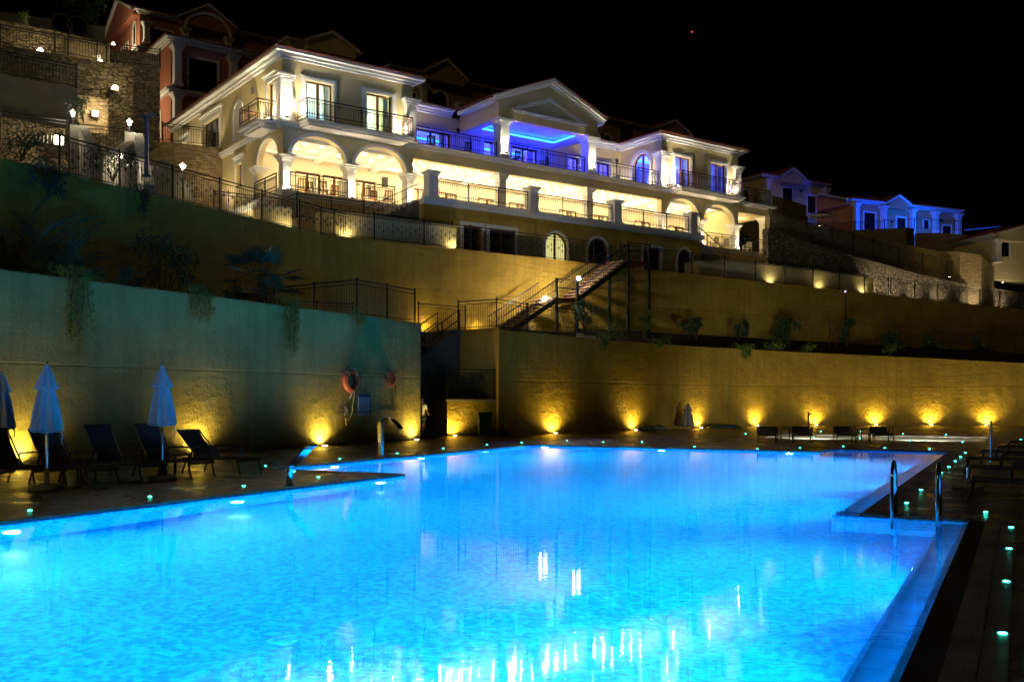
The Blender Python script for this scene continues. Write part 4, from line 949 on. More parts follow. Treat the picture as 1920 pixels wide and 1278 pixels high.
villa('topmost red villa on the hill with a central arched gable', -33.65, 90.0, 36.3, 17, 10.3, 33.0, 36.5, RED, gables=((3.5,8.6,1.9),), side_gable=(0.2,10.1,2.6), cols=((4.0,33.9,35.9),(8.1,33.9,35.9),(0.5,33.9,35.7)),
      doors=((1.1,2.9,33.6,35.4),(4.9,7.2,33.6,35.2),(9.6,11.2,33.6,35.2)), sidewins=((1.0,1.9,34.0,36.1,1),(3.6,4.3,33.2,34.9),(5.2,5.9,33.2,34.9),(7.0,7.7,33.2,34.9)), bands=(33.2,), arches=((4.0,8.1,35.9,0.25),), podium=28.0)
villa('cream gabled house just showing above the left end of the hotel roof', -17.4, 78.0, 36.3, 5.6, 6.5, 24.0, 29.5, CREAM, gables=((1.2,5.4,1.3),))
villa('dull ochre villa with an arched doorway behind the middle of the hotel roof', -10.5, 87.0, 36.3, 11.5, 8, 25.0, 30.4, BROWNISH, gables=((3.2,7.2,1.7),), cols=((3.0,27.0,29.6),(6.9,26.0,28.6)), wins=((4.2,5.7,26.5,29.4,1),(8.6,9.3,26.5,28.4,1)), doors=((1.0,2.4,26.5,28.8),))
villa('small peach house with a low gable peeping over the left slope of the portico', -2.1, 95.0, 36.3, 5, 6, 25.0, 29.4, PEACH, gables=((0.3,3.2,1.1),(2.6,5.0,1.7)))
villa('dim ochre villa with a dark chimney behind the roof right of the portico', 7.4, 100.0, 36.3, 14.5, 8, 24.0, 30.0, BROWNISH, gables=((9.5,14.2,1.4),), cols=((1.2,26.5,29.0),(5.6,26.0,29.0)), wins=((2.4,3.3,26.0,28.6,1),(6.3,7.1,25.8,28.3,1),(0.3,0.9,26.0,28.4)), chimney=(4.0,-1.6,25.0,29.3))
villa('small cream villa beyond the right end of the hotel, tinted violet and blue', 26.4, 105.0, 30.0, 9.5, 8, 21.0, 25.0, CREAM, gables=((2.2,5.4,1.2),), cols=((0.3,22.4,24.8),(9.1,22.4,24.8)), doors=((2.9,4.3,22.3,24.3),(6.6,7.8,22.0,23.8)), sidewins=((2.0,3.2,22.6,24.2,1),(5.0,6.0,22.6,24.2)), podium=17.0)
_v = villa('low red villa on the right, its columned front washed deep blue', 35.8, 105.0, 24.0, 15.4, 7.9, 19.3, 22.4, PEACH, gables=((4.6,7.3,1.0),), side_gable=(0.2,7.7,1.5), cols=((0.3,19.4,22.3),(4.1,19.4,22.3),(8.2,19.4,22.3),(11.6,19.4,22.3),(15.0,19.4,22.3)),
      doors=((1.7,3.2,19.4,21.5),(6.3,7.5,19.4,21.3),(13.0,14.2,19.4,20.9)), wins=((10.2,10.9,20.4,21.3),), podium=15.0)
villa('small cream house at the right edge with one dark square window', 43.4, 90.0, 14.0, 8, 7, 12.5, 16.2, CREAM, gables=((0.2,7.0,1.2),), wins=((0.85,1.75,14.6,15.9),), cols=((0.25,14.0,16.1),))

# ================================================================== stone terraces on the left
def pixwall(label, pts, zb, mat, thick=0.5, group=None, name='stone_wall'):
    return ribbon(name, label, [tuple(at(*p)) for p in pts], thick, zb, mat, 1, group)
def YB(px, n): return BF.w(bt(px, n), n).y
def terr(label, n, tops, zb, mat, group='stone terrace walls'):
    return pixwall(label, [(px, py, YB(px, n)) for px, py in tops], zb, mat, 0.5, group)
terr('lit rubble wall behind the lowest left fence, beside the square lamp', -1.0, [(-300,159),(0,219),(127,243)], 9.6, RUBBLE)
terr('rubble stretch of wall between the two sloping stair parapets', 0.0, [(148,246),(236,256)], 9.6, RUBBLE)
terr('plain dark wall second from the bottom on the left hillside', 1.5, [(-300,80),(0,139),(145,166)], 10.0, DARKRENDER)
terr('smooth warm-lit stone wall with a dark doorway left of the red villa', 4.0, [(146,178),(203,186)], 11.0, STONE)
terr('broad rubble wall across the left hillside, below the half-round lamps', 7.0, [(-300,18),(0,83),(190,115),(250,126)], 11.5, RUBBLE)
terr('upper rubble wall at the left edge below the dark hut', 12.0, [(-300,-22),(0,38),(124,62)], 14.0, RUBBLE)
terr('smooth golden stone wall under the dark hut, right of the upper rubble', 12.1, [(124.6,64),(206,82)], 14.0, STONE)
terr('short rubble wall under the topmost red villa', 13.0, [(206,100),(236,92),(300,104)], 14.0, RUBBLE)
_t = terr('dark rendered hut wall with two round openings at the top left', 20.0, [(-300,-30),(0,22),(197,50)], 18.0, CONC)
for px, py in ((116,46),(146,49)):
    p = at(px, py, YB(px, 20.0)-0.15); b = MB(); u = Vector((BF.c, BF.s, 0)); nn = Vector((BF.s, -BF.c, 0)); n = 20
    ring = [p + u*0.55*math.cos(2*math.pi*k/n) + Vector((0,0,0.55*math.sin(2*math.pi*k/n))) for k in range(n)]
    b.quad(*[q+nn*0.02 for q in ring]); o = b.build('round_window', DARKGLASS, _t); b = MB()
    b.tube([p + u*0.62*math.cos(2*math.pi*k/n) + Vector((0,0,0.62*math.sin(2*math.pi*k/n))) + nn*0.03 for k in range(n+1)], 0.06, 6); b.build('frame', DARKRENDER, o)
def pixfence(label, pts, h, step=2.4, style='plain', group='fences on the left hillside', pitch=0.15):
    return fence(label, [at(*p) for p in pts], h, step, style, group, None, pitch)
def tf(label, n, pts, h, **k): return pixfence(label, [(px, py, YB(px, n)) for px, py in pts], h, **k)
tf('lowest fence on the left hillside, before the lit rubble wall', -3.0, [(-60,256),(0,264),(125,280)], 1.25)
tf('fence on the dark plain wall at the left edge', 1.7, [(-60,127),(0,139),(143,166)], 1.1)
tf('fence along the top of the broad rubble wall below the half-round lamps', 7.2, [(-60,71),(0,83),(200,116.5)], 1.0)
tf('fence on the golden stone wall below the hut and topmost villa', 10.4, [(128,104),(182,114),(300,128)], 1.1)
tf('fence between the sloping stair parapets', -1.5, [(147,282),(232,290)], 1.2)
tf('iron fence on the stone terrace at the left side of the hotel', 9.3, [(305,264.5),(415,277)], 1.05, step=2.8)
pixwall('flush stone terrace wall abutting the left side of the hotel', [(278,292,YB(278,9.0)),(305,265,YB(305,9.0)),(419.5,278,YB(419,9.0))], 9.5, STONE, 0.5, 'stone terrace walls')
b = MB(); b.zprism([bw(bt(300,9.3),9.4),bw(-0.02,9.4),bw(-0.02,17),bw(bt(300,9.3),17)], 15.9, 16.3); structure('terrace_paving', b, CONC)
pixwall('sloping concrete stair parapet below the first lantern pillar', [(131,233,43.5),(147,236,43.3),(171,291,39.0)], 9.5, CONC, 0.4, 'stair parapets')
pixwall('sloping pale stair parapet below the second lantern pillar', [(234,246,44.5),(250,249,44.0),(270,345,39.2)], 9.5, CONC, 0.4, 'stair parapets')
pixwall('brightly lit white stair wall behind the scrolled fence, left of the hotel', [(232,298,46.0),(288,306,45.0),(303,300,44.5),(347,352,42.5)], 9.5, CONC_P, 0.35, 'stair parapets')
b = MB()
for k in range(10):
    p = at(172+k*6.5, 302-k*4.0, 41.0+0.35*k); q = at(212+k*4.6, 306-k*4.2, 40.6+0.35*k)
    b.add([(p.x,p.y,9.56),(q.x,q.y,9.56),(q.x+0.15,q.y+0.4,9.56),(p.x+0.15,p.y+0.4,9.56),(p.x,p.y,p.z),(q.x,q.y,p.z),(q.x+0.15,q.y+0.4,p.z),(p.x+0.15,p.y+0.4,p.z)], [(4,5,6,7),(0,1,5,4),(1,2,6,5),(2,3,7,6),(3,0,4,7)])
solo('garden_staircase', b, CONC, 'dark garden steps between the two sloping parapets on the left', 'staircase')
# ---- lamps on the left hillside
def post_lantern(label, px, py, Y, zb, e=45):
    p = at(px, py, Y); t = thing('post_lantern', label, 'lantern', WF, (p.x, p.y, zb), group='lanterns on the left hillside'); h = p.z - zb
    b = MB(); b.tube([(0,0,0),(0,0,h-0.12)], 0.04, 8); b.build('post', IRON, t)
    b = MB(); b.lathe([(0.05,0.03),(0.09,0.16),(0.085,0.2)], 0, 0, h-0.12, 10); b.build('globe', E_WHITE, t)
    b = MB(); b.lathe([(0.15,0),(0.06,0.09),(0.02,0.14)], 0, 0, h+0.085, 10); b.build('cap', TRIM, t)
    lamp('POINT', 'lantern_light', t, (0.0, -0.32, h), e, (1.0, 0.86, 0.6), 0.08); return t
post_lantern('white cup lantern on the first pillar at the left, above the sloping parapet', 137, 214, 43.4, at(137,234,43.4).z)
post_lantern('white cup lantern on the second pillar, near the corner of the red villa', 243, 231, 44.2, at(243,247,44.2).z, 70)
post_lantern('low lantern standing before the brightly lit stair wall', 226, 295, 40.5, 9.56, 110)
post_lantern('small lantern on the scrolled fence line, right of the camera pole', 343, 314, 41.5, 9.56, 60)
def bulkhead(label, px, py, n, w=0.32, e=62, square=False):
    t_ = bt(px, n); z = bz(py, t_, n); t = thing('bulkhead_lamp', label, 'wall lamp', BF, (t_, n, z), group='bulkhead lamps on the left hillside')
    b = MB(); r = w/2
    poly = [(-r,0),(r,0),(r,w),(-r,w)] if square else [(r*math.cos(math.pi*k/12), r*1.25*math.sin(math.pi*k/12)) for k in range(13)]
    b.yprism(poly, -0.12, 0.0); b.build('diffuser', E_WALL, t)
    b = MB(); b.yprism([(x*1.12, z_*1.08-0.02) for x, z_ in poly], 0.003, 0.06); b.build('backplate', CONC_P, t)
    lamp('POINT', 'bulkhead_light', t, (0, -0.5, 0.2), e, (1.0, 0.82, 0.5), 0.12); return t
bulkhead('half-round lamp at the left, in front of the upper rubble wall', 75, 97, 11.3)
bulkhead('half-round lamp at the foot of the golden stone wall', 186, 117, 11.0, 0.32)
bulkhead('half-round lamp on the broad rubble wall left of the red villa', 215, 168, 6.3, 0.34)
bulkhead('square bright lamp low on the left behind the lowest fence', 110, 271, -2.2, 0.36, 110, True)
bulkhead('half-round lamp lighting the white stair below the topmost villa', 212, 84, 44.0, 0.3, 260)
bulkhead('small lamp low by the corner of the red villa and the path fence', 225, 212, 23.0, 0.3, 330)
bulkhead('small lamp on the white stair wall behind the scrolled fence', 247, 325, -2.0, 0.34, 160, True)
bulkhead('lowest small lamp at the foot of the white stair wall', 284, 342, -2.6, 0.28, 60, True)
bulkhead('small wall lamp on the smooth warm stone wall', 178, 218, 3.7, 0.25, 110, True)
# ---- camera pole
p = at(275, 362, 35.6); t = thing('camera_pole', 'blue-lit pole with two security cameras on the upper left wall', 'camera pole', WF, (p.x, p.y, 9.6))
hp = at(275, 216, 35.6).z - 9.6
b = MB(); b.box(-0.06,0.06,-0.06,0.06,0,hp); b.box(-0.16,0.16,-0.16,0.16,0,0.03); b.build('post', POLEGREY, t)
for sx, dx, L, dz in ((1,0.05,0.36,0.0),(-1,-0.05,0.16,-0.05)):
    b = MB(); c = Vector((dx+sx*0.12,-0.05,hp-0.02+dz)); b.bar(c-Vector((L*0.3,0,-0.05)), c+Vector((L*0.7,-0.08,-0.03)), 0.12, 0.11); b.bar((0,0,hp-0.1+dz), c, 0.03); o = b.build('camera', CONC, t)
    b = MB(); q = c+Vector((L*0.7,-0.08,-0.03)); b.bar(q+Vector((0.003,0,0)), q+Vector((0.02,0,-0.002)), 0.08, 0.08); b.build('lens', DARKGLASS, o)

# ================================================================== planters and lights behind the upper fence
def lowplanter(label, px0, px1, n, zt, lights, mat=CREAM, deep=1.3):
    a, c = bt(px0, n), bt(px1, n); t = thing('planter_box', label, 'planter', BF, (a, n, 9.56), group='planters along the hotel walkway')
    b = MB(); b.box(0, c-a, 0, deep, 0, zt-9.56); b.build('box', mat, t); b = MB(); b.box(-0.06, c-a+0.06, -0.06, deep, zt-9.557, zt-9.45); b.build('rim', CONC_P, t)
    for f in lights:
        b = MB(); x = (c-a)*f; b.box(x-0.16, x+0.16, -0.34, -0.24, 0.0, 0.05); o = b.build('strip_lamp', IRON, t); b = MB(); b.box(x-0.14, x+0.14, -0.33, -0.25, 0.052, 0.06); b.build('lens', E_WARM, o)
        lamp('SPOT', 'strip_light', o, (x, -0.3, 0.1), 45, (1.0, 0.86, 0.45), 0.06, (0, 0.45, 1), 130, 0.8)
lowplanter('short pale planter wall lit at its right end, below the hotel corner', 494, 547, -4.6, 10.85, (0.8,))
lowplanter('long pale planter wall lit at both ends, below the hotel arches', 613, 855, -4.7, 10.9, (0.13, 0.97))
lowplanter('low planter wall with three strip lights behind the plain right fence', 1362, 1636, -4.4, 11.0, (0.27, 0.60, 0.92), CREAM)
lowplanter('dark planter wall at the foot of the right hotel stair', 1310, 1360, -4.2, 10.7, ())

fence('short scrolled fence on the landing before the hotel podium, left of the outside stair', [bw(-0.3,-0.5,10.88), bw(-0.3,-2.5,10.88), bw(3.5,-2.5,10.88)], 1.25, 1.9, 'scroll', 'fences on the hotel walkway')
_a, _c = bt(398, -1.6), bt(528, -1.6)
ribbon('garden_wall', 'low cream garden wall under a fence, left of the hotel podium', [bw(_a,-1.6,10.75), bw(_c,-1.6,10.75)], 0.25, 9.5, CREAM, 1)
fence('fence on the low garden wall left of the hotel podium', [bw(_a+0.1,-1.5,10.75), bw(_c-0.1,-1.5,10.75)], 1.2, 2.4, 'plain', 'fences on the hotel walkway')
fence('fence behind the long pale planter, before the outside stair', [bw(3.8,-3.1,9.58), bw(8.6,-3.3,9.58)], 1.9, 2.4, 'scroll', 'fences on the hotel walkway')
# ================================================================== the right hillside
_n = -3.4
_tops = [(1440,428),(1500,448),(1560,467),(1637,490),(1720,513),(1800,530),(1920,549),(2000,560)]
pixwall('rough rubble slope wall below the sloping path at the right', [(px,py,YB(px,_n)) for px,py in _tops], 9.3, RUBBLE_DK, 0.5, 'stone walls of the right hillside')
pixwall('flush stone wall rising behind the sloping path fence', [(px, 405+(px-1450)*0.215, YB(px,-1.2)) for px in (1444,1520,1600,1700,1800,1920,2000)], 9.3, STONE, 0.5, 'stone walls of the right hillside')
fence('long sloping fence of the path running down to the right edge', [at(px,py,YB(px,-2.4)) for px,py in ((1443,428),(1513,441),(1560,458),(1637,482),(1730,507),(1820,527),(1925,546))], 1.35, 3.2, 'plain', 'fences of the right hillside', pitch=0.16)
pixwall('pale stone podium wall under the blue-lit villa', [(1513,434,97),(1600,431,98),(1700,427,98),(1714,428,100)], 10, STONE, 0.5, 'stone walls of the right hillside')
pixwall('curved dark stone podium wall right of the blue-lit villa', [(1716,437,97),(1760,437,95),(1810,440,95),(1850,450,97),(1866,470,101)], 10, STONE, 0.5, 'stone walls of the right hillside')
pixwall('golden-lit curved stone wall at the right, beside the small cream house', [(1745,470,89),(1800,472,87),(1840,478,87),(1864,500,89)], 9.5, STONE, 0.5, 'stone walls of the right hillside')
pixwall('stone corner block just right of the hotel annex', [(1444,366,92),(1467,371,92),(1512,386,94)], 12, STONE, 0.6, 'stone walls of the right hillside')
fence('terrace railing in front of the blue-lit villa', [at(1545,438,99),at(1714,428,100),at(1790,432,98),at(1860,442,99),at(1925,452,102)], 1.0, 2.8, 'plain', 'fences of the right hillside', pitch=0.2)
def floodlight(label, px, py, Y, e, col, aim, cone, lens, group='floodlights on the right hillside', zb=None):
    p = at(px, py, Y); t = thing('floodlight', label, 'floodlight', WF, tuple(p), group=group); a = Vector(aim).normalized()
    b = MB(); b.bar(-a*0.10, a*0.06, 0.26, 0.20); b.bar((0,0,-0.6),(0,0,-0.05),0.04); b.build('housing', IRON, t); b = MB(); b.bar(a*0.063, a*0.072, 0.2, 0.14); b.build('lens', lens, t)
    lamp('SPOT', 'flood_beam', t, tuple(a*0.12), e, col, 0.1, aim, cone, 0.7); return t
E_BLENS = emit('blue_flood_lens', (0.03, 0.25, 1.0), 4)
floodlight('small blue floodlight on the terrace before the blue-lit villa', 1672, 416, 100.5, 1700, (0.004, 0.07, 1.0), (0.15, 1, 0.10), 140, E_BLENS)
floodlight('small blue floodlight at the right end of the blue-lit terrace', 1765, 414, 103.5, 1700, (0.004, 0.10, 1.0), (-0.1, 1, 0.10), 140, E_BLENS)
floodlight('small violet-blue floodlight below the small cream villa', 1502, 358, 101, 170, (0.10, 0.10, 1.0), (-0.25, 1, 0.10), 130, E_BLENS)
b = MB(); p0, p1 = at(1812,431,104), at(1872,425,108); b.bar(p0, p1, 0.5, 0.05); solo('blue_pool_strip', b, emit('blue_lit_pool_edge', (0.02, 0.12, 1.0), 0.7), 'blue glowing pool edge right of the blue-lit villa', 'pool light')
def ground_lamp(label, p, e, col, aim, cone, group, r=0.08, lens=E_WARM, power_lens=True):
    t = thing('ground_uplight', label, 'uplight', WF, tuple(p), group=group)
    b = MB(); b.lathe([(0.10,0.0),(0.11,0.02),(0.09,0.03)], 0,0,0, 14); b.build('housing', STEEL, t); b = MB(); b.lathe([(0.085,0.031),(0.08,0.036)],0,0,0,14); b.build('lens', lens, t)
    lamp('SPOT', 'uplight_beam', t, (0,0,0.07), e, col, r, aim, cone, 0.9); return t
for i, px in enumerate((1655, 1690, 1730, 1775, 1830, 1890)):
    t_ = bt(px, -4.3); p = BF.w(t_, -4.6, 9.56); ground_lamp('%s small uplight from the left at the foot of the rough right slope' % ORD[i], p, 300, (1.0, 0.85, 0.6), (-0.3, 0.6, 1), 130, 'uplights of the right slope')
p = at(1880, 530, 84); ground_lamp('bright path uplight by the golden wall near the right edge', p, 160, (1.0, 0.72, 0.25), (-0.4, 0.5, 1), 130, 'uplights of the right slope')
p = at(1780, 520, 84.5); ground_lamp('path uplight below the curved golden wall', p, 70, (1.0, 0.72, 0.25), (0.2, 0.5, 1), 120, 'uplights of the right slope')
p = at(1536,424,98); ground_lamp('warm path lamp by the pink side of the blue-lit villa', p, 130, (1.0, 0.72, 0.45), (0.35, 1, 0.35), 150, 'uplights of the right slope')
p = at(1541,437,99.5); t = thing('open_parasol', 'open dark parasol over a table beside the pink end of the blue-lit villa', 'parasol', WF, tuple(p))
b = MB(); b.tube([(0,0,0),(0,0,2.1)],0.03,8); b.build('pole', IRON, t); b = MB(); b.lathe([(1.25,1.70),(0.8,1.92),(0.3,2.08),(0.02,2.15)],0,0,0,8); b.build('canopy', SLING, t); b = MB(); b.lathe([(0.5,0.68),(0.5,0.72)],0,0,0,16); b.tube([(0.2,0,0),(0.2,0,0.68)],0.03,6); b.build('table', SLING, t)
# red beacon on a far mast
p = at(1297, 61, 420); t = thing('radio_mast', 'tiny red beacon high in the night sky', 'beacon', WF, (p.x, p.y, 60))
b = MB(); b.lathe([(0.15,0),(0.2,0.2),(0.1,0.4)], 0,0,p.z-60, 8); b.build('beacon', E_RED, t); b = MB(); b.tube([(0,0,0),(0,0,p.z-60)], [0.12,0.04], 6); b.build('mast', IRON, t)
# ================================================================== pool lights
POOLC = (0.55, 0.95, 1.0)
def pool_lamp(label, x, y, d, e):
    t = thing('pool_light', label, 'pool light', PF, (x, y, -0.62), group='underwater pool lights')
    d = Vector((d[0], d[1], 0)); rz = math.atan2(d.y, d.x)
    t.rotation_euler = (0, 0, PF.a + rz)
    b = MB(); n = 16
    ring = lambda r, xx: [(xx, r*math.cos(2*math.pi*k/n), r*math.sin(2*math.pi*k/n)) for k in range(n)]
    b.add(ring(0.135,0.0)+ring(0.135,0.03)+ring(0.105,0.04), [(k,(k+1)%n,n+(k+1)%n,n+k) for k in range(n)]+[(n+k,n+(k+1)%n,2*n+(k+1)%n,2*n+k) for k in range(n)]); b.build('rim', CHROME, t)
    b = MB(); b.add(ring(0.10,0.042), [tuple(range(n))]); b.build('lens', E_POOL, t)
    lamp('SPOT', 'pool_beam', t, (0.10, 0, 0.0), e, POOLC, 0.10, (1, 0, -0.28), 164, 1.0)
    return t
PE = 3300
for i, y in enumerate((0.2, 4.4, 8.6, 12.8, 17.0)): pool_lamp('%s pool light along the near left pool wall, counted from the camera' % ORD[i], XL+0.01, y, (1,0), PE*0.8)
for i, y in enumerate((20.4, 24.5, 28.4)): pool_lamp('%s pool light along the left wall beyond the spit of deck' % ORD[i], XL2+0.01, y, (1,0), PE)
for i, x in enumerate((-15.0, -10.7, -6.5)): pool_lamp('%s pool light from the left in the far pool wall' % ORD[i], x, YF-0.01, (0,-1), PE*1.2)
for i, y in enumerate((17.2, 22.3, 27.5)): pool_lamp('%s pool light in the right wall beyond the ladder' % ORD[i], XR2-0.01, y, (-1,0), PE*1.35)
for i, y in enumerate((-1.5, 2.5, 6.5, 11.0)): pool_lamp('%s pool light in the near right wall, counted from the camera' % ORD[i], XR-0.01, y, (-1,0), PE*0.9)
for i, x in enumerate((-9.0, -5.0)): pool_lamp('%s pool light in the near end wall' % ORD[i], x, Y0+0.01, (0,1), PE)
for i, (x, y) in enumerate(((-8.0,42.25),(-3.5,42.25))):
    t = thing('paddling_pool_lamp', '%s small lamp in the near wall of the white paddling pool' % ('left' if i == 0 else 'right'), 'pool light', PF, (x, y, -0.06), group='paddling pool lamps')
    b = MB(); b.box(-0.1,0.1,-0.005,0.03,-0.05,0.05); b.build('lens', E_POOL, t); lamp('SPOT', 'paddling_beam', t, (0,0.12,0.26), 1500, (1.0,0.97,0.80), 0.06, (0,1,-0.22), 110, 0.6)
# ================================================================== wall uplights
YEL = (1.0, 0.75, 0.15)
LWU = (10.2, 16.0, 21.9, 27.75, 33.6)
LWL = ('uplight at the foot of the green wall beyond the left frame edge', 'uplight at the foot of the green wall behind the leftmost loungers', 'uplight at the foot of the green wall behind the lounger with the low back', 'uplight at the foot of the green wall above the leaning chrome spout', 'uplight at the right end of the green wall, by the person')
for y, l in zip(LWU, LWL): ground_lamp(l, PF.w(-21.47, y, 0.002), 270, YEL, tuple(PF.w(-0.30 if y < 30 else 0.05, 0, 1) - PF.w(0,0,0)), 150 if y < 30 else 172, 'uplights along the pool walls')
ground_lamp('uplight in front of the planter between the two lower walls', (-2.54, 44.40, 0.002), 190, YEL, (-0.15, 0.26, 1), 150, 'uplights along the pool walls')
for i, (px, py) in enumerate(((1035,815),(1185,809.5),(1308,804.5),(1415,801),(1527,799.5),(1640,799),(1744,799),(1849,799.2))):
    g = ground(px, py); w0 = rwi(px); a, c = Vector(RW[w0][:2]), Vector(RW[w0+1][:2]); d = (c-a).normalized(); nn = Vector((d.y,-d.x))
    k = (px-CX)/FOC; A = Vector(RW[w0][:2]); tt = (A.x-k*A.y)/(k*d.y-d.x); q = A+d*tt + nn*0.24
    ground_lamp('%s uplight from the left along the foot of the curved right wall' % ORD[i], (q.x, q.y, 0.002), 320, YEL, (-nn.x*0.30, -nn.y*0.30, 1), 150, 'uplights along the pool walls')
p = BF.w(bt(800, NU-0.35), NU-0.35, 4.93); ground_lamp('uplight at the foot of the rough yellow wall behind the gate panel', tuple(p), 95, (1.0,0.74,0.14), (-0.1, 0.2, 1), 140, 'uplights along the pool walls')
p = BF.w(bt(897, NU-0.4), NU-0.4, 4.93); ground_lamp('uplight at the foot of the rough yellow wall behind the landing fence', tuple(p), 60, (1.0,0.74,0.14), (-0.1, 0.2, 1), 140, 'uplights along the pool walls')
# stair lamps
for l, tt, zz, e in (('lower dazzling globe lamp on the steel stair', 11.1, 7.0, 240), ('upper dazzling globe lamp on the steel stair', 13.42, 8.22, 240)):
    t = thing('stair_lamp', l, 'lamp', BF, (tt, NN0-0.16, zz), group='globe lamps on the steel stair')
    b = MB(); b.lathe([(0.02,-0.12),(0.085,-0.08),(0.12,0.0),(0.085,0.08),(0.02,0.12)], 0,0,0, 12); b.build('globe', E_WHITE, t, True); b = MB(); b.tube([(0,0.16,-0.2),(0,0.0,-0.2),(0,0,-0.12)], 0.02, 6); b.build('bracket', IRON, t)
    lamp('POINT', 'globe_light', t, (0, 0.42, 0.12), e, (1.0,0.85,0.6), 0.035)
t = thing('step_lamp', 'bright low lamp at the foot of the steel stair', 'lamp', BF, (8.35, NN0+0.35, 4.93)); b = MB(); b.box(-0.12,0.12,-0.05,0.05,0,0.16); b.build('housing', IRON, t); b = MB(); b.box(0.123,0.14,-0.045,0.045,0.02,0.14); b.build('lens', E_WHITE, t)
lamp('SPOT', 'step_beam', t, (0.2, 0, 0.12), 160, (1.0,0.85,0.6), 0.05, (1, 0.1, 0.45), 120, 0.8)
# ================================================================== deck lights
def deck_light(label, x, y, group):
    t = thing('deck_light', label, 'deck light', WF, (x, y, 0.003), group=group)
    b = MB(); b.lathe([(0.042,0.0),(0.042,0.008),(0.031,0.010)], 0,0,0, 12); b.build('rim', CHROME, t); b = MB(); b.lathe([(0.030,0.0102),(0.026,0.016),(0.012,0.019)],0,0,0,12); b.build('lens', E_TEAL, t)
def deck_row(fmt, pix, group):
    for i, (px, py) in enumerate(pix): g = ground(px, py); deck_light(fmt % ORD[i], g.x, g.y, group)
G_ = 'teal lights set in the deck'
deck_row('%s teal deck light from the left along the near left pool edge', [(56,958),(281,932),(457,912)], G_)
deck_row('%s teal deck light from the left around the spit of deck', [(498,874),(551,884),(597,895)], G_)
deck_row('%s teal deck light from the left along the pool edge below the green wall', [(637,861),(745,850),(831,841),(913,834),(978,830)], G_)
deck_row('%s teal deck light from the left beyond the far pool edge', [(1063,826),(1131,829),(1204,828.5),(1302,837.5),(1398,813.5),(1420,842),(1500,840),(1581,837),(1659,840),(1743,842)], G_)
deck_row('%s teal deck light from the left around the white paddling pool', [(1539,809),(1525,820),(1614,809),(1613,822),(1693,813.5),(1706,826),(1774,815),(1805,829),(1914,824)], G_)
deck_row('%s teal deck light from the far end of the row behind the ladder', [(1810,849),(1801,857),(1791,865),(1779,875.5),(1765,887.5),(1727,919),(1700,944)], G_)
deck_row('%s teal deck light from the far end of the near right deck', [(1848,961),(1896,990),(1892,1030),(1887,1092),(1880,1190)], G_)
# ================================================================== pool fittings
def ribbonblade(b, path, w, th):
    """a flat blade: path in (x, z), width along y"""
    n = len(path); vs = []
    for i, (x, z) in enumerate(path):
        a = Vector(path[max(0,i-1)]); c = Vector(path[min(n-1,i+1)]); d = (c-a).normalized(); nx, nz = -d.y*th/2, d.x*th/2; k = w[i] if isinstance(w, list) else w
        vs += [(x-nx,-k/2,z-nz),(x-nx,k/2,z-nz),(x+nx,k/2,z+nz),(x+nx,-k/2,z+nz)]
    fs = [(4*i+j,4*i+(j+1)%4,4*i+4+(j+1)%4,4*i+4+j) for i in range(n-1) for j in range(4)] + [(0,3,2,1),(4*n-4,4*n-3,4*n-2,4*n-1)]
    b.add(vs, fs)
t = thing('water_spout', 'leaning chrome blade spout on a short tube at the near left pool edge', 'water spout', PF, (-12.08, 14.55, 0.0), R(-16))
b = MB(); b.tube([(0,0,0),(0,0,0.26),(0.02,0,0.33),(0.07,0,0.385)], 0.065, 14); b.lathe([(0.12,0.004),(0.12,0.02),(0.07,0.026)],0,0,0,14); b.build('tube', CHROME, t, True)
b = MB(); ribbonblade(b, [(0.03,0.345),(0.20,0.475),(0.40,0.605),(0.60,0.735),(0.71,0.79),(0.75,0.795)], [0.12,0.17,0.19,0.19,0.18,0.16], 0.04); b.build('blade', CHROME, t)
t = thing('water_spout', 'upright chrome post spout with a drooping head at the left pool edge', 'water spout', PF, (-16.15, 23.4, 0.0))
b = MB(); b.box(-0.055,0.055,-0.055,0.055,0.0,1.0); b.box(-0.11,0.11,-0.11,0.11,0.003,0.02); b.build('post', CHROME, t)
b = MB(); ribbonblade(b, [(-0.03,0.93),(0.08,1.05),(0.22,1.10),(0.38,1.05),(0.58,0.90),(0.66,0.80)], [0.10,0.13,0.18,0.22,0.24,0.24], 0.05); b.build('blade', CHROME, t)
t = thing('pool_ladder', 'chrome pool ladder with two tall looped handrails at the right step', 'ladder', PF, (-1.30, YS, 0.0))
for x in (-0.29, 0.29):
    path = [(x,0.42,-0.0)] + [(x,0.42,0.42),(x,0.40,0.56),(x,0.32,0.69),(x,0.20,0.745),(x,0.06,0.725),(x,-0.03,0.65),(x,-0.06,0.52),(x,-0.07,0.0),(x,-0.09,-0.95)]
    b = MB(); b.tube(path, 0.024, 12); b.build('handrail', CHROME, t, True)
for k in range(4): b = MB(); b.box(-0.27,0.27,-0.12,-0.05,-0.16-0.24*k,-0.125-0.24*k); b.build('rung', CHROME, t)
b = MB(); b.lathe([(0.13,-0.006),(0.12,0.004),(0.10,0.012),(0.05,0.014)], 0,0,0, 20); solo('floor_drain', b, MOSAIC, 'pale round drain cap on the pool floor near the lower edge of the view', 'drain cap', PF, (-5.55, 6.6, ZF+0.008))
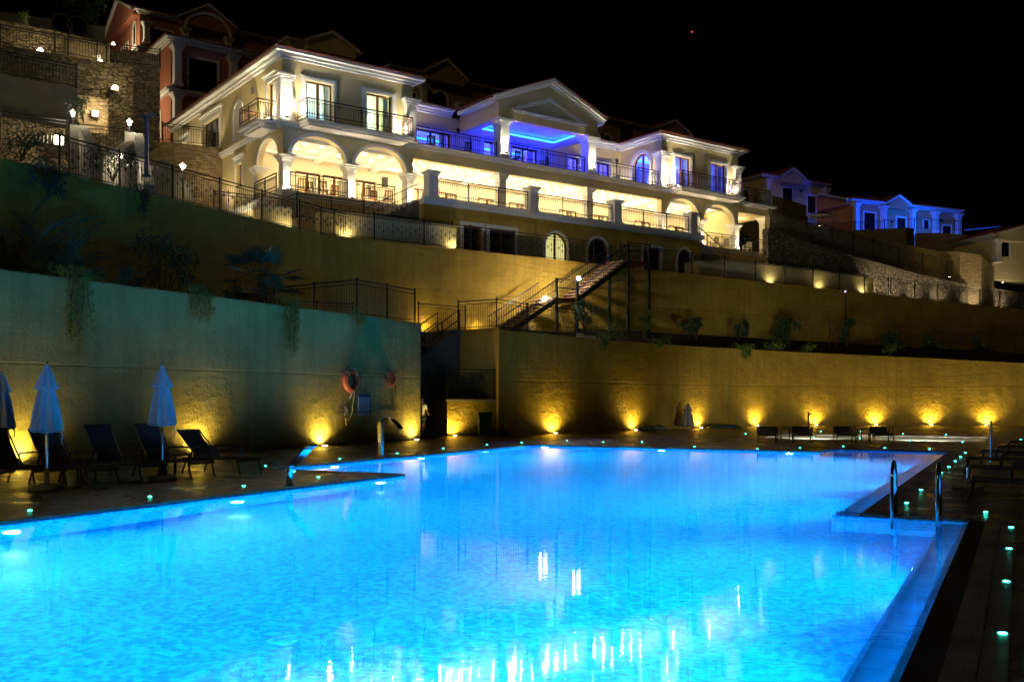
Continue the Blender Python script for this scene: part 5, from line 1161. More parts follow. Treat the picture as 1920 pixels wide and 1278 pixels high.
# ---- things on the green wall
def on_wall(px, py, off=0.0):
    k = (px-CX)/FOC; Y = (-21.7+off)/(k*math.cos(PF.a) + math.sin(PF.a)); v = at(px, py, Y); y = -v.x*math.sin(PF.a)+v.y*math.cos(PF.a)
    return (-21.7+off, y, v.z)
def lifebuoy(label, px, py, rad, rope):
    x, y, z = on_wall(px, py, 0.09); t = thing('lifebuoy', label, 'lifebuoy', PF, (x, y, z), group='lifebuoys')
    b = MB(); n = 32; path = [(0, rad*0.74*math.cos(2*math.pi*k/n), rad*0.74*math.sin(2*math.pi*k/n)) for k in range(n+1)]; b.tube(path, rad*0.25, 12, False); b.build('ring', ORANGE, t, True)
    for a in (45, 135, 225, 315):
        a = R(a); b = MB(); b.tube([(0, rad*0.74*math.cos(a+d), rad*0.74*math.sin(a+d)) for d in (-0.05,0,0.05)], rad*0.262, 12); b.build('band', ROPE, t)
    b = MB()
    for q in range(4):
        a0 = R(45+90*q); b.tube([(0.05, rad*(1.0+0.07*math.sin(math.pi*s/8))*math.cos(a0+math.pi/2*s/8), rad*(1.0+0.07*math.sin(math.pi*s/8))*math.sin(a0+math.pi/2*s/8)) for s in range(9)], 0.012, 6)
    b.build('grab_line', ROPE, t); b = MB(); b.bar((-0.09,0,rad*0.6),(0.06,0,rad*0.5),0.04); b.build('hook', IRON, t)
    if rope:
        b = MB(); b.tube([(0.1,0.05,-rad*0.8),(0.10,0.08,-rad-0.1),(0.07,0.03,-rad-0.35),(0.08,-0.02,-rad-0.7),(0.06,-0.16,-rad-0.95),(0.07,-0.32,-rad-1.02),(0.06,-0.42,-rad-0.92),(0.06,-0.36,-rad-1.18)], 0.018, 6); b.tube([(0.1,0.02,-rad*0.8),(0.10,-0.1,-rad-0.1),(0.06,-0.14,-rad-0.22)], 0.03, 6); b.build('throw_rope', ROPE, t)
lifebuoy('large orange lifebuoy with a trailing pale rope on the green wall', 658, 713, 0.43, True)
lifebuoy('small orange lifebuoy at the right end of the green wall', 733, 709.5, 0.29, False)
x, y, z = on_wall(682, 759, 0.003); t = thing('rules_board', 'pale notice board with a purple heading between the two lifebuoys', 'notice', PF, (x, y, z))
b = MB(); b.box(0.0,0.02,-0.36,0.36,-0.40,0.40); b.build('board', PAPER, t)
b = MB(); b.box(0.0205,0.023,-0.36,0.36,0.29,0.40); b.build('heading', INK, t)
b = MB(); rnd = random.Random(5)
for k in range(11): b.box(0.0205,0.0225,-0.30,-0.30+0.6*rnd.uniform(0.55,1.0),0.225-k*0.055,0.238-k*0.055)
b.build('lettering', INK, t)
x, y, z = on_wall(650, 770, 0.003); b = MB(); b.box(0,0.04,-0.14,0.14,-0.16,0.16); b.box(0.041,0.06,-0.05,0.05,-0.05,0.1); solo('switch_box', b, CONC, 'small grey box on the green wall beside the trailing rope', 'box', PF, (x,y,z))
b = MB(); x, y, z = on_wall(694, 700, 0.03); b.tube([(0,0,-1.75),(0,0,0),(0.12,0.10,0.03),(0.36,0.34,-0.02),(0.42,0.42,-0.14)], 0.018, 6); b.lathe([(0.02,0),(0.06,-0.05)],0.42,0.42,-0.14,8)
b.tube([(0,0,-1.42),(0,1.7,-1.42),(0,1.7,0.2)], 0.014, 6); b.tube([(0,-0.0,-1.42),(0,-2.0,-1.42)],0.014,6); solo('shower_pipe', b, IRON, 'thin wall pipe with a little shower head right of the notice board', 'shower', PF, (x,y,z))
# bin and cart by the passage
g = ground(908, 817.5); t = thing('litter_bin', 'dark green lidded bin against the wall right of the lit planter', 'bin', WF, (g.x, g.y, 0.0), R(12))
b = MB(); b.add([(-0.24,-0.24,0.05),(0.24,-0.24,0.05),(0.24,0.24,0.05),(-0.24,0.24,0.05),(-0.29,-0.29,0.96),(0.29,-0.29,0.96),(0.29,0.29,0.96),(-0.29,0.29,0.96)], [(0,3,2,1),(4,5,6,7),(0,1,5,4),(1,2,6,5),(2,3,7,6),(3,0,4,7)]); b.build('body', PLASTIC, t)
b = MB(); b.box(-0.32,0.32,-0.33,0.32,0.965,1.02); b.zprism([(-0.3,-0.3),(0.3,-0.3),(0.24,0.28),(-0.24,0.28)],1.023,1.08); b.build('lid', PLASTIC, t); b = MB(); b.tube([(-0.3,0.25,0.09),(-0.2,0.25,0.09)],0.09,10); b.tube([(0.2,0.25,0.09),(0.3,0.25,0.09)],0.09,10); b.build('wheel', IRON, t)
g = ground(803, 820.5); t = thing('low_trolley', 'low dark trolley with a pale bar on the ground beside the person', 'trolley', WF, (g.x, g.y, 0), R(8))
b = MB(); b.box(-0.36,0.36,-0.25,0.25,0.10,0.34); b.box(-0.30,0.30,-0.2,0.2,0.343,0.40); b.build('body', IRON, t); b = MB(); b.tube([(-0.38,-0.29,0.17),(0.38,-0.29,0.17)],0.05,8); b.build('bar', CONC_P, t)
for x in (-0.26,0.26): b = MB(); b.tube([(x-0.03,-0.15,0.06),(x+0.03,-0.15,0.06)],0.06,10); b.build('wheel', IRON, t)
# ================================================================== loungers
def lounger_proto(label, group, ang, x, y, rz, fr=PF):
    """foot end at the origin, head along +y"""
    t = thing('sun_lounger', label, 'sun lounger', fr, (x, y, 0), rz, group)
    Wd, sh, L, bl = 0.66, 0.36, 1.22, 0.80; ca, sa = math.cos(R(ang)), math.sin(R(ang)); h = Wd/2
    b = MB(); n = 6
    path = [(0.0,sh-0.05),(0.06,sh)] + [(0.06+(L-0.06)*k/n, sh-0.03*math.sin(math.pi*k/n)) for k in range(1,n+1)]
    for i in range(len(path)-1):
        (a,z0),(c,z1) = path[i], path[i+1]
        b.add([(-h+0.03,a,z0),(h-0.03,a,z0),(h-0.03,c,z1),(-h+0.03,c,z1),(-h+0.03,a,z0-0.012),(h-0.03,a,z0-0.012),(h-0.03,c,z1-0.012),(-h+0.03,c,z1-0.012)], [(0,1,2,3),(7,6,5,4),(0,4,5,1),(2,6,7,3)])
    b.build('seat_sling', SLING, t)
    b = MB(); P_ = lambda s, o: (L+s*ca - o*sa, sh+s*sa + o*ca)
    prof = [(0.02,0.0),(0.2,-0.025),(0.45,-0.03),(0.68,-0.012),(bl,0.0),(bl+0.04,-0.02)]
    for i in range(len(prof)-1):
        (y0,z0),(y1,z1) = P_(*prof[i]), P_(*prof[i+1])
        b.add([(-h+0.03,y0,z0),(h-0.03,y0,z0),(h-0.03,y1,z1),(-h+0.03,y1,z1),(-h+0.03,y0+0.012*sa,z0-0.012*ca),(h-0.03,y0+0.012*sa,z0-0.012*ca),(h-0.03,y1+0.012*sa,z1-0.012*ca),(-h+0.03,y1+0.012*sa,z1-0.012*ca)], [(0,1,2,3),(7,6,5,4),(0,4,5,1),(2,6,7,3),(1,5,6,2),(0,3,7,4)])
    b.build('backrest', SLING, t)
    b = MB()
    for s in (-1,1): b.tube([(s*h,0.0,sh-0.06),(s*h,0.06,sh-0.005),(s*h,0.5,sh-0.02),(s*h,L+0.42,sh-0.02)], 0.019, 8); q0, q1 = P_(0,0), P_(bl+0.03,0); b.tube([(s*(h-0.01),q0[0],q0[1]),(s*(h-0.01),q1[0],q1[1])], 0.018, 8)
    for y_ in (0.0, L, L+0.42): b.tube([(-h,y_,sh-(0.06 if y_ == 0 else 0.02)),(h,y_,sh-(0.06 if y_ == 0 else 0.02))], 0.016, 8)
    q1 = P_(bl+0.03,0); b.tube([(-h+0.01,q1[0],q1[1]),(h-0.01,q1[0],q1[1])], 0.018, 8); q = P_(0.45,-0.02); b.tube([(0,q[0],q[1]),(0,L+0.40,sh-0.02)], 0.014, 8); b.build('frame', FRAMEM, t)
    for s in (-1,1):
        b = MB(); b.tube([(s*h,0.08,sh-0.01),(s*h,0.05,0.2),(s*h,-0.01,0.0)], 0.019, 8); b.build('leg', FRAMEM, t)
        b = MB(); b.tube([(s*h,L+0.30,sh-0.02),(s*h,L+0.36,0.2),(s*h,L+0.44,0.0)], 0.019, 8); b.build('leg', FRAMEM, t)
        b = MB(); b.tube([(s*(h+0.02),0.62,sh-0.02),(s*(h+0.03),0.60,sh+0.16),(s*(h+0.03),0.66,sh+0.235),(s*(h+0.03),0.95,sh+0.25),(s*(h+0.02),L+0.12,sh+0.22),(s*h,L+0.18,sh-0.02)], 0.018, 8); b.build('armrest', FRAMEM, t)
    return t
LG = 'sun loungers by the green wall'
W90 = R(90)
for l, a, x, y in (('lounger with a low reclined back beside the wall uplight, nearest the spout', 44, -14.75, 16.5),('upright-backed dark lounger behind the right-hand parasol pole', 62, -15.0, 15.35),('upright-backed dark lounger in the middle between the two parasols', 62, -15.3, 14.35),
                   ('lounger nearest the camera, beside the left parasol base', 56, -15.15, 13.0),('lounger just behind the nearest one, its back against the yellow glow', 56, -15.9, 12.45),('lounger cut off by the left frame edge', 30, -16.6, 11.55)):
    lounger_proto(l, LG, a, x, y, W90)
def side_table(label, x, y, fr=PF, group='small dark side tables', w=0.46, h=0.42):
    t = thing('side_table', label, 'side table', fr, (x, y, 0), 0, group); b = MB(); b.box(-w/2,w/2,-w/2,w/2,h-0.025,h); b.build('tabletop', SLING, t)
    for sx in (-1,1):
        for sy in (-1,1): b = MB(); b.box(sx*w/2*0.9-0.018,sx*w/2*0.9+0.018,sy*w/2*0.9-0.018,sy*w/2*0.9+0.018,0,h-0.027); b.build('leg', FRAMEM, t)
side_table('little dark table between the near and middle left loungers', -16.7, 13.72); side_table('little dark table beside the low-backed left lounger', -16.4, 15.95)
FG = 'loungers before the white paddling pool'
for i, (px, l) in enumerate(((1438,'leftmost of the four flat loungers before the white paddling pool'),(1506,'second flat lounger from the left before the white paddling pool'),(1587,'third flat lounger from the left before the white paddling pool'),(1658,'rightmost of the four flat loungers before the white paddling pool'))):
    g = ground(px, 831 + (i//2)*0.6); lounger_proto(l, FG, 14, g.x, g.y, R(-14), WF)
for px, py, l in ((1472,826,'little table between the left pair of far loungers'),(1622,827,'little table between the right pair of far loungers')):
    g = ground(px, py); side_table(l, g.x, g.y, WF, 'small dark side tables', 0.5, 0.5)
RG = 'dark loungers on the right deck'
for l, a, x, y in (('dark flat lounger nearest the camera on the right deck, cut by the frame', 8, -0.75, 17.5),('dark flat lounger second nearest on the right deck, above the grey pole base', 8, -0.95, 20.8),('dark lounger third on the right deck, beside the thin bare pole', 20, -1.1, 23.8),('farthest dark lounger on the right deck, near the paddling pool corner', 14, -0.9, 27.2)):
    lounger_proto(l, RG, a, x, y, R(-90))
# ================================================================== parasols
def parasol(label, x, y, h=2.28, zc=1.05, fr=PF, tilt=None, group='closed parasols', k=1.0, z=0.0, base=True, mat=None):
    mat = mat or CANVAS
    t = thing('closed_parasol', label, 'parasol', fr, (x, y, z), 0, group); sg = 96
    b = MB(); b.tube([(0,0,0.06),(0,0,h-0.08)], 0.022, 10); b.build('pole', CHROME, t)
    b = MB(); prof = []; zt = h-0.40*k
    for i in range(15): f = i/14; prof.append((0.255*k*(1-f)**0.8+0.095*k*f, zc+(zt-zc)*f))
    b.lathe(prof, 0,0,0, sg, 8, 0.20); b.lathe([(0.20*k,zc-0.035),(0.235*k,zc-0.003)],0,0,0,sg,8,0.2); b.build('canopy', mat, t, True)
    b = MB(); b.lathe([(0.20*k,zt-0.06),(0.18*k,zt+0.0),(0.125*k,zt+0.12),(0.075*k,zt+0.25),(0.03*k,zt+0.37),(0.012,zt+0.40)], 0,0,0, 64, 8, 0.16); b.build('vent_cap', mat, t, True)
    b = MB(); b.tube([(0.0,0,h-0.03),(0,0,h+0.03)], 0.016, 8); b.build('finial', CHROME, t)
    b = MB(); b.tube([(0.11*k,0,zc+0.55),(0.17*k,0.05,zc+0.3),(0.25*k,0.05,zc-0.1),(0.24*k,0.05,zc-0.25)], 0.012, 6); b.build('tie_strap', mat, t)
    if base: b = MB(); b.lathe([(0.27,0.0),(0.28,0.05),(0.24,0.09),(0.05,0.11),(0.045,0.38),(0.03,0.39)],0,0,0,24); b.build('base', CONC, t, True)
    if tilt: t.rotation_euler = (t.rotation_euler[0]+tilt[0], tilt[1], t.rotation_euler[2])
    return t
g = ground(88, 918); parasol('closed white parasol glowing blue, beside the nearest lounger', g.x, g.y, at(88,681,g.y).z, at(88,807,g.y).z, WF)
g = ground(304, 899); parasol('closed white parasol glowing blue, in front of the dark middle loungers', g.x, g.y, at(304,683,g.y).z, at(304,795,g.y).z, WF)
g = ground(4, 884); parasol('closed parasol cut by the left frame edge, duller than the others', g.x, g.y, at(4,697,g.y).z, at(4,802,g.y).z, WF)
g = ground(1297, 804.5); parasol('closed grey parasol leaning on the curved wall by the third uplight', g.x-0.28, g.y-0.2, 1.55, 0.22, WF, (R(-6), R(3)), k=1.25, base=False, mat=DARKCLOTH)
def stand(label, px, py, h, r=0.022, base=True):
    g = ground(px, py); t = thing('parasol_stand', label, 'parasol stand', WF, (g.x,g.y,0), 0, 'bare parasol stands on the right deck')
    b = MB(); b.tube([(0,0,0.05),(0,0,h)], r, 10); b.build('pole', CHROME, t); b = MB(); b.lathe([(0.27,0.0),(0.28,0.06),(0.24,0.10),(0.05,0.12),(0.04,0.16)],0,0,0,24); b.build('base', CONC, t, True)
stand('bare stand with a short pole stub on the right deck', 1815, 913, 0.36, 0.03); stand('bare stand with a thin tall pole on the right deck', 1858, 879, 1.12)
# sacks and hose by the curved wall
for i, (px, l, s) in enumerate(((1211,'large crumpled grey sack on the deck under the curved wall',0.5),(1236,'second crumpled sack, right of the larger one',0.42))):
    g = ground(px, 807.5); b = MB(); rnd = random.Random(i); prof = [(0.02,0.0),(s*0.8,0.02),(s,0.12),(s*0.75,0.24),(s*0.3,0.31),(0.02,0.33)]; b.lathe(prof,0,0,0,18)
    b.v = [(x*(1+rnd.uniform(-.18,.18)), y*0.6*(1+rnd.uniform(-.15,.15)), max(0.003,z*(1+rnd.uniform(-.25,.2)))) for x,y,z in b.v]; solo('sack', b, DARKCLOTH, l, 'sack', WF, (g.x,g.y,0), 'sacks by the curved wall', smooth=True)
g = ground(1358, 802.5); b = MB()
for k in range(5): b.tube([(0.95*math.cos(a/10*math.pi)*(1-0.08*k), 0.4*math.sin(a/10*math.pi)*(1-0.08*k), 0.04+0.035*k+0.02*math.sin(a*0.9+k)) for a in range(21)], 0.035, 6, False)
solo('coiled_hose', b, PLASTIC, 'loosely coiled pale-edged hose at the foot of the curved wall', 'hose', WF, (g.x,g.y,0), smooth=True)
g = ground(1513, 799.5); t = thing('garden_tap', 'thin standpipe tap by the curved wall left of an uplight', 'tap', WF, (g.x,g.y-0.3,0)); b = MB(); b.tube([(0,0,0),(0,0,0.85)],0.05,8); b.tube([(0,0,0.75),(0.25,0,0.78)],0.03,8); b.build('pipe', BARK, t); b = MB(); b.bar((-0.12,0,0.9),(0.12,0,0.9),0.05); b.build('handle', IRON, t)
# ================================================================== the person
def skinned(name, verts, edges, rad, mat, parent, sub=2):
    me = bpy.data.meshes.new(name); me.from_pydata(verts, edges, []); o = bpy.data.objects.new(name, me); COL.objects.link(o); o.parent = parent; me.materials.append(mat)
    m = o.modifiers.new('skin', 'SKIN'); m.use_smooth_shade = True
    for i, r in enumerate(rad): me.skin_vertices[0].data[i].radius = (r, r) if not isinstance(r, tuple) else r
    me.skin_vertices[0].data[0].use_root = True
    s = o.modifiers.new('sub', 'SUBSURF'); s.levels = s.render_levels = sub; return o
g = ground(790, 823); t = thing('person', 'person in a white shirt and dark shorts stepping out beside the green wall', 'person', WF, (g.x, g.y, 0), R(20))
V = [(0,0,0.93),(0,0.0,1.10),(0,-0.01,1.28),(0,-0.01,1.42),(0,-0.03,1.50),(0,-0.06,1.60),(0,-0.06,1.68),
     (-0.10,0,0.90),(-0.11,-0.06,0.50),(-0.11,0.03,0.10),(-0.11,-0.10,0.035),(0.10,0,0.90),(0.11,0.10,0.50),(0.11,0.30,0.13),(0.11,0.20,0.045),
     (-0.18,0,1.40),(-0.24,0.06,1.14),(-0.23,-0.10,0.94),(-0.22,-0.15,0.86),(0.18,0,1.40),(0.23,-0.10,1.16),(0.20,-0.30,1.06),(0.19,-0.38,1.05)]
E = [(0,1),(1,2),(2,3),(3,4),(4,5),(5,6),(0,7),(7,8),(8,9),(9,10),(0,11),(11,12),(12,13),(13,14),(3,15),(15,16),(16,17),(17,18),(3,19),(19,20),(20,21),(21,22)]
rd = [(0.15,0.10),(0.13,0.09),(0.15,0.10),(0.10,0.08),0.055,0.09,0.07,0.085,0.06,0.04,0.035,0.085,0.06,0.04,0.035,0.06,0.042,0.032,0.03,0.06,0.042,0.032,0.03]
for hx, hy, hz, dx, dy, dz in ((-0.22,-0.15,0.86,0,-0.1,-0.9),(0.19,-0.38,1.05,0,-0.95,-0.1)):
    for k in range(5):
        i0 = len(V); o_ = (k-2)*0.018; wrist = 18 if hx < 0 else 22; L = (0.055,0.075,0.082,0.076,0.06)[k]
        V += [(hx+o_, hy+dy*0.03, hz+dz*0.03), (hx+o_*1.2+(0.02 if k == 0 else 0), hy+dy*(0.03+L)-0.01, hz+dz*(0.03+L)-0.01)]; E += [(wrist,i0),(i0,i0+1)]; rd += [0.011,0.008]
skinned('body', V, E, rd, SKIN, t)
skinned('shirt', [(0,0,0.96),(0,0,1.12),(0,-0.01,1.30),(0,-0.01,1.43),(-0.18,0,1.41),(-0.225,0.04,1.22),(0.18,0,1.41),(0.215,-0.06,1.24)], [(0,1),(1,2),(2,3),(3,4),(4,5),(3,6),(6,7)], [(0.18,0.13),(0.165,0.12),(0.18,0.13),(0.12,0.10),0.08,0.07,0.08,0.07], SHIRT, t)
skinned('shorts', [(0,0,0.95),(-0.10,0,0.86),(-0.115,-0.04,0.62),(0.10,0,0.86),(0.115,0.06,0.62)], [(0,1),(1,2),(0,3),(3,4)], [(0.17,0.125),0.115,0.095,0.115,0.095], SHORTS, t)
b = MB(); b.lathe([(0.095,0.0),(0.104,0.06),(0.09,0.11),(0.05,0.145),(0.01,0.155)], 0, -0.045, 1.63, 16); b.build('hair', HAIR, t, True)
b = MB(); b.bar((-0.012,-0.152,1.615),(0.012,-0.152,1.655),0.02); b.bar((-0.045,-0.138,1.655),(-0.025,-0.143,1.655),0.012); b.bar((0.025,-0.143,1.655),(0.045,-0.138,1.655),0.012); b.bar((-0.02,-0.142,1.575),(0.02,-0.142,1.575),0.008); b.build('face', SKIN, t)
# ================================================================== chairs and tables on the hotel terraces
def chair(label, x, y, z, rz, mat, group):
    t = thing('terrace_chair', label, 'chair', BF, (x, y, z), rz, group)
    b = MB(); b.box(-0.24,0.24,-0.24,0.22,0.42,0.46); b.build('seat', mat, t); b = MB()
    for k in range(5): b.box(-0.2+k*0.088,-0.15+k*0.088,0.225,0.25,0.50,0.84)
    b.bar((-0.24,0.237,0.88),(0.24,0.237,0.88),0.04,0.08); b.build('backrest', mat, t)
    for sx in (-1,1):
        for sy, hh in ((-1,0.42),(1,0.92)): b = MB(); b.bar((sx*0.22,sy*0.22+0.015,0),(sx*0.22,sy*0.22+0.02,hh),0.04); b.build('leg', mat, t)
        b = MB(); b.bar((sx*0.245,-0.22,0.64),(sx*0.245,0.22,0.64),0.04); b.bar((sx*0.245,-0.2,0.46),(sx*0.245,-0.2,0.64),0.035); b.build('armrest', mat, t)
CHW = M('orange_brown_wicker', (0.30, 0.12, 0.035), 0.6, var=0.3, vs=30)
for i, (px, l) in enumerate(((566,'wicker chair left behind the railing in the first arch'),(583,'wicker chair next to the left one in the first arch'),(604,'wicker chair at the middle of the first arch railing'),(632,'wicker chair beside the column between the arches'),(686,'wicker chair left in the second arch'),(705,'wicker chair in the middle of the second arch'),(728,'wicker chair right in the second arch'))):
    chair(l, bt(px, 0.75), 0.75+0.5*(i % 2), ZG+0.004, R(180 if i % 2 else 160), CHW, 'wicker chairs under the left arches')
for i, (px, n, l) in enumerate(((808,1.0,'dark chair behind the left first-floor railing'),(875,1.0,'dark chair on the first floor, left of the portico column'),(966,0.9,'round-backed dark chair just right of the left portico column'),(1020,1.0,'dark chair in the middle of the blue portico'),(1155,0.9,'dark chair behind the first-floor railing right of the portico'))):
    chair(l, bt(px, n), n, ZFL+0.004, R(150+20*i), FRAMEM, 'dark chairs on the first-floor gallery')
for px, l in ((1340,'blue-grey chair under the right arches, left of the column'),(1358,'blue-grey chair under the right arches, close to the column'),(1401,'pale chair beside the right annex column')):
    chair(l, bt(px, 0.8), 0.8, ZG+0.004, R(170), CONC if px < 1400 else TRIM, 'chairs under the right arches')
b = MB(); x = bt(723, 4.0); b.box(-0.16,0.16,-0.12,0.12,-0.3,0.3); solo('loudspeaker', b, IRON, 'black loudspeaker hung high under the second left arch', 'loudspeaker', BF, (x, 4.1, 15.0))
# ================================================================== plants
def leafquad(b, p, d, L, w, up=None):
    d = Vector(d).normalized(); s = d.cross(Vector((random.uniform(-1,1),random.uniform(-1,1),random.uniform(0.2,1)))).normalized()*w/2; p = Vector(p)
    n = d.cross(s).normalized()*L*0.08
    b.add([p, p+d*L*0.5+s+n, p+d*L-n, p+d*L*0.5-s+n], [(0,1,2,3)])
def rv(): 
    v = Vector((random.gauss(0,1),random.gauss(0,1),random.gauss(0,1))); return v.normalized()
def shrub(label, p, h, w, n, ll, mat, group='shrubs in the planting beds', trunk=0.25, name='shrub', cat='shrub', clumps=7):
    p = Vector(p); t = thing(name, label, cat, WF, tuple(p), random.uniform(0,6), group)
    cs = [Vector((random.uniform(-1,1)*w*0.42, random.uniform(-1,1)*w*0.42, h*(trunk+(1-trunk)*random.uniform(0.12,0.92)))) for _ in range(clumps)]
    b = MB()
    for c in cs: m = Vector((c.x*0.35, c.y*0.35, c.z*0.55)); b.tube([(0,0,-0.05), m, c], [0.022*h**0.5+0.006, 0.014, 0.005], 5)
    b.build('stem', BARK, t); b = MB(); r = w*0.30
    n = int(n*1.5)
    for i in range(n):
        c = random.choice(cs); q = c + rv()*r*random.uniform(0.25,1.0)*random.choice((0.6,1,1.15)); 
        if q.z < 0.03: q.z = 0.03+random.random()*0.1
        leafquad(b, q, rv()+Vector((0,0,0.35)), ll*random.uniform(0.6,1.3), ll*random.uniform(0.3,0.5))
    b.build('leaves', mat, t); return t
def hanging(label, p, drop, w, n, ll, mat, outdir, top=0.35):
    """a creeper spilling over a wall top and down its face"""
    p = Vector(p); o = Vector(outdir).normalized(); al = Vector((-o.y,o.x,0)); t = thing('hanging_creeper', label, 'creeper', WF, tuple(p), 0, 'creepers hanging over the walls')
    b = MB(); strands = []
    for k in range(6):
        a = al*random.uniform(-0.5,0.5)*w; L = drop*random.uniform(0.5,1.0); pts = [a*0.4-o*0.15+Vector((0,0,0.05)), a*0.7+o*0.14+Vector((0,0,0.10))]
        sway = al*random.uniform(-0.25,0.25)*w
        for s in range(1,7): f = s/6; pts.append(a*(1-0.25*f)+sway*f+o*(0.14+0.06*math.sin(f*5+k))+Vector((0,0,0.08-L*f)))
        strands.append(pts); b.tube(pts, 0.008, 4)
    b.build('stem', BARK, t); b = MB(); n = int(n*1.25)
    for i in range(n):
        if random.random() < top: q = al*random.gauss(0,0.5)*w + o*random.uniform(-0.3,0.3) + Vector((0,0,random.uniform(-0.05,0.35)))
        else:
            s = random.choice(strands); f = random.uniform(1,len(s)-1.001); k = int(f); q = Vector(s[k]).lerp(Vector(s[k+1]), f-k) + rv()*0.13*w**0.5; 
            if q.dot(o) < 0.04: q += o*(0.06-q.dot(o)+random.random()*0.1)
        leafquad(b, q, rv()*0.8+Vector((0,0,-0.4))+o*0.3, ll*random.uniform(0.6,1.3), ll*random.uniform(0.35,0.55))
    b.build('leaves', mat, t); return t
def date_palm(label, p, nf, L, seed, trunk=0.4):
    random.seed(seed); p = Vector(p); t = thing('date_palm', label, 'palm', WF, tuple(p), 0, 'date palms at the left')
    b = MB(); b.tube([(0,0,-0.1),(0.02,0.01,trunk*0.5),(0,0,trunk)], [0.22,0.24,0.18], 10); b.build('trunk', BARK, t)
    for k in range(nf):
        az = 2*math.pi*k*0.382+random.uniform(-.2,.2); el = R(random.uniform(38,84)); d0 = Vector((math.cos(az),math.sin(az),0)); b = MB(); pts = []; l = L*random.uniform(0.75,1.1); ns = 14; pos = Vector((0,0,trunk-0.05)); e = el
        for s in range(ns+1): pts.append(pos.copy()); pos = pos + (d0*math.cos(e)+Vector((0,0,math.sin(e))))*l/ns; e -= R(5.2)*(s/ns+0.25)
        b.tube(pts, [0.022*(1-0.8*s/ns)+0.003 for s in range(ns+1)], 5)
        for s in range(2, ns+1):
            for q in range(3):
                f = (s-1)+q/3; i = int(f); c = pts[min(i,ns)].lerp(pts[min(i+1,ns)], f-i); tan = (pts[min(i+1,ns)]-pts[max(i-1,0)]).normalized(); sd = tan.cross(Vector((0,0,1))).normalized(); ll = 0.42*math.sin(math.pi*(0.12+0.86*f/ns))+0.08
                for sg in (-1,1):
                    dd = (sd*sg*0.75+tan*0.75+Vector((0,0,random.uniform(0.0,0.35)))).normalized(); w = Vector((0,0,0.012)).cross(dd)*1.2; nn = dd.cross(sd).normalized()*0.014; b.add([c-nn,c+dd*ll*0.5+nn*0.7,c+dd*ll+Vector((0,0,-0.03)),c+dd*ll*0.5-nn*0.7],[(0,1,2,3)])
        b.build('frond', LEAF_B if k % 3 else LEAF_D, t)
    return t
def fan_palm(label, p, th, r, nf, seed):
    random.seed(seed); p = Vector(p); t = thing('fan_palm', label, 'palm', WF, tuple(p), 0)
    b = MB(); pts = [(0.02*math.sin(z*3),0.01*math.cos(z*4),th*z) for z in (0,0.25,0.5,0.75,1.0)]; b.tube(pts, [0.17,0.14,0.14,0.15,0.12], 10)
    for k in range(40): z = th*random.uniform(0.1,1.0); a = random.uniform(0,6.28); b.bar((0.13*math.cos(a),0.13*math.sin(a),z),(0.2*math.cos(a),0.2*math.sin(a),z+0.12),0.03,0.015)
    b.build('trunk', BARK, t)
    for k in range(nf):
        az = 2*math.pi*k*0.382; el = R(72-100*k/nf+random.uniform(-12,12)); d = Vector((math.cos(az)*math.cos(el),math.sin(az)*math.cos(el),math.sin(el))); L = r*random.uniform(0.6,0.85); top = Vector((0,0,th)); h = top+d*L; b = MB(); b.tube([top, top+d*L*0.5+Vector((0,0,0.04)), h], [0.018,0.013,0.010], 5)
        sd = d.cross(Vector((0,0,1)));  sd = sd.normalized() if sd.length > 0.05 else Vector((1,0,0)); up = sd.cross(d).normalized(); nb = 17; R_ = r*random.uniform(0.42,0.50)
        for j in range(nb):
            a = R(-105+210*j/(nb-1)); dd = (d*math.cos(a)+sd*math.sin(a)+up*0.12).normalized(); tip = h+dd*R_*(0.8+0.2*math.cos(a))+Vector((0,0,-0.10*R_-random.uniform(0,0.08))); w = dd.cross(up).normalized()*R_*0.055; m = h+dd*R_*0.5
            b.add([h,m+w,tip,m-w],[(0,1,2,3)])
        b.build('frond', LEAF_B if k % 2 else LEAF_D, t)
    return t
def bed(px, x, z=4.52):
    """a point of the left bed in image column px on the line x of the pool frame"""
    k = (px-CX)/FOC; Y = x/(k*math.cos(PF.a) + math.sin(PF.a)); return Vector((k*Y, Y, z))
LB = 'plants of the left bed'
date_palm('big feathery date palm at the left edge of the bed', bed(18,-26.5), 17, 3.6, 3)
date_palm('second date palm with arching fronds, right of the edge one', bed(95,-27.0), 15, 2.9, 5)
date_palm('low spiky palm under the second date palm', bed(140,-25.2), 12, 1.6, 9, 0.15)
fan_palm('fan palm with a stout trunk in front of the upper dark wall', bed(488,-25.8), 1.55, 1.55, 17, 4)
random.seed(21)
shrub('round shrub at the wall edge above the long creeper', bed(132,-23.0), 1.25, 1.3, 520, 0.13, LEAF_D, LB)
shrub('tall loose shrub against the upper wall, left of the fan palm', bed(310,-25.0), 2.35, 1.7, 620, 0.16, LEAF_D, LB, 0.3)
shrub('small upright shrub left of the tall loose one', bed(250,-23.0), 0.95, 0.55, 260, 0.12, LEAF_B, LB)
shrub('little upright shrub left of the fan palm trunk', bed(437,-23.2), 0.95, 0.5, 240, 0.11, LEAF_D, LB)
shrub('blue-grey bush right of the fan palm trunk', bed(503,-23.4), 1.35, 0.9, 520, 0.11, LEAF_B, LB)
shrub('low ground-hugging plant on the wall edge left of centre', bed(205,-22.7), 0.45, 1.5, 320, 0.10, LEAF_D, LB, 0.05)
shrub('low leafy plant at the wall edge near the second creeper', bed(365,-22.8), 0.55, 1.2, 260, 0.10, LEAF_D, LB, 0.05)
LO = tuple(PF.w(1,0)-PF.w(0,0))
def wt(px): v = bed(px, -21.72, TL); return v
hanging('longest creeper hanging down the green wall at the left', wt(140), 2.15, 0.8, 800, 0.10, LEAF_L, LO)
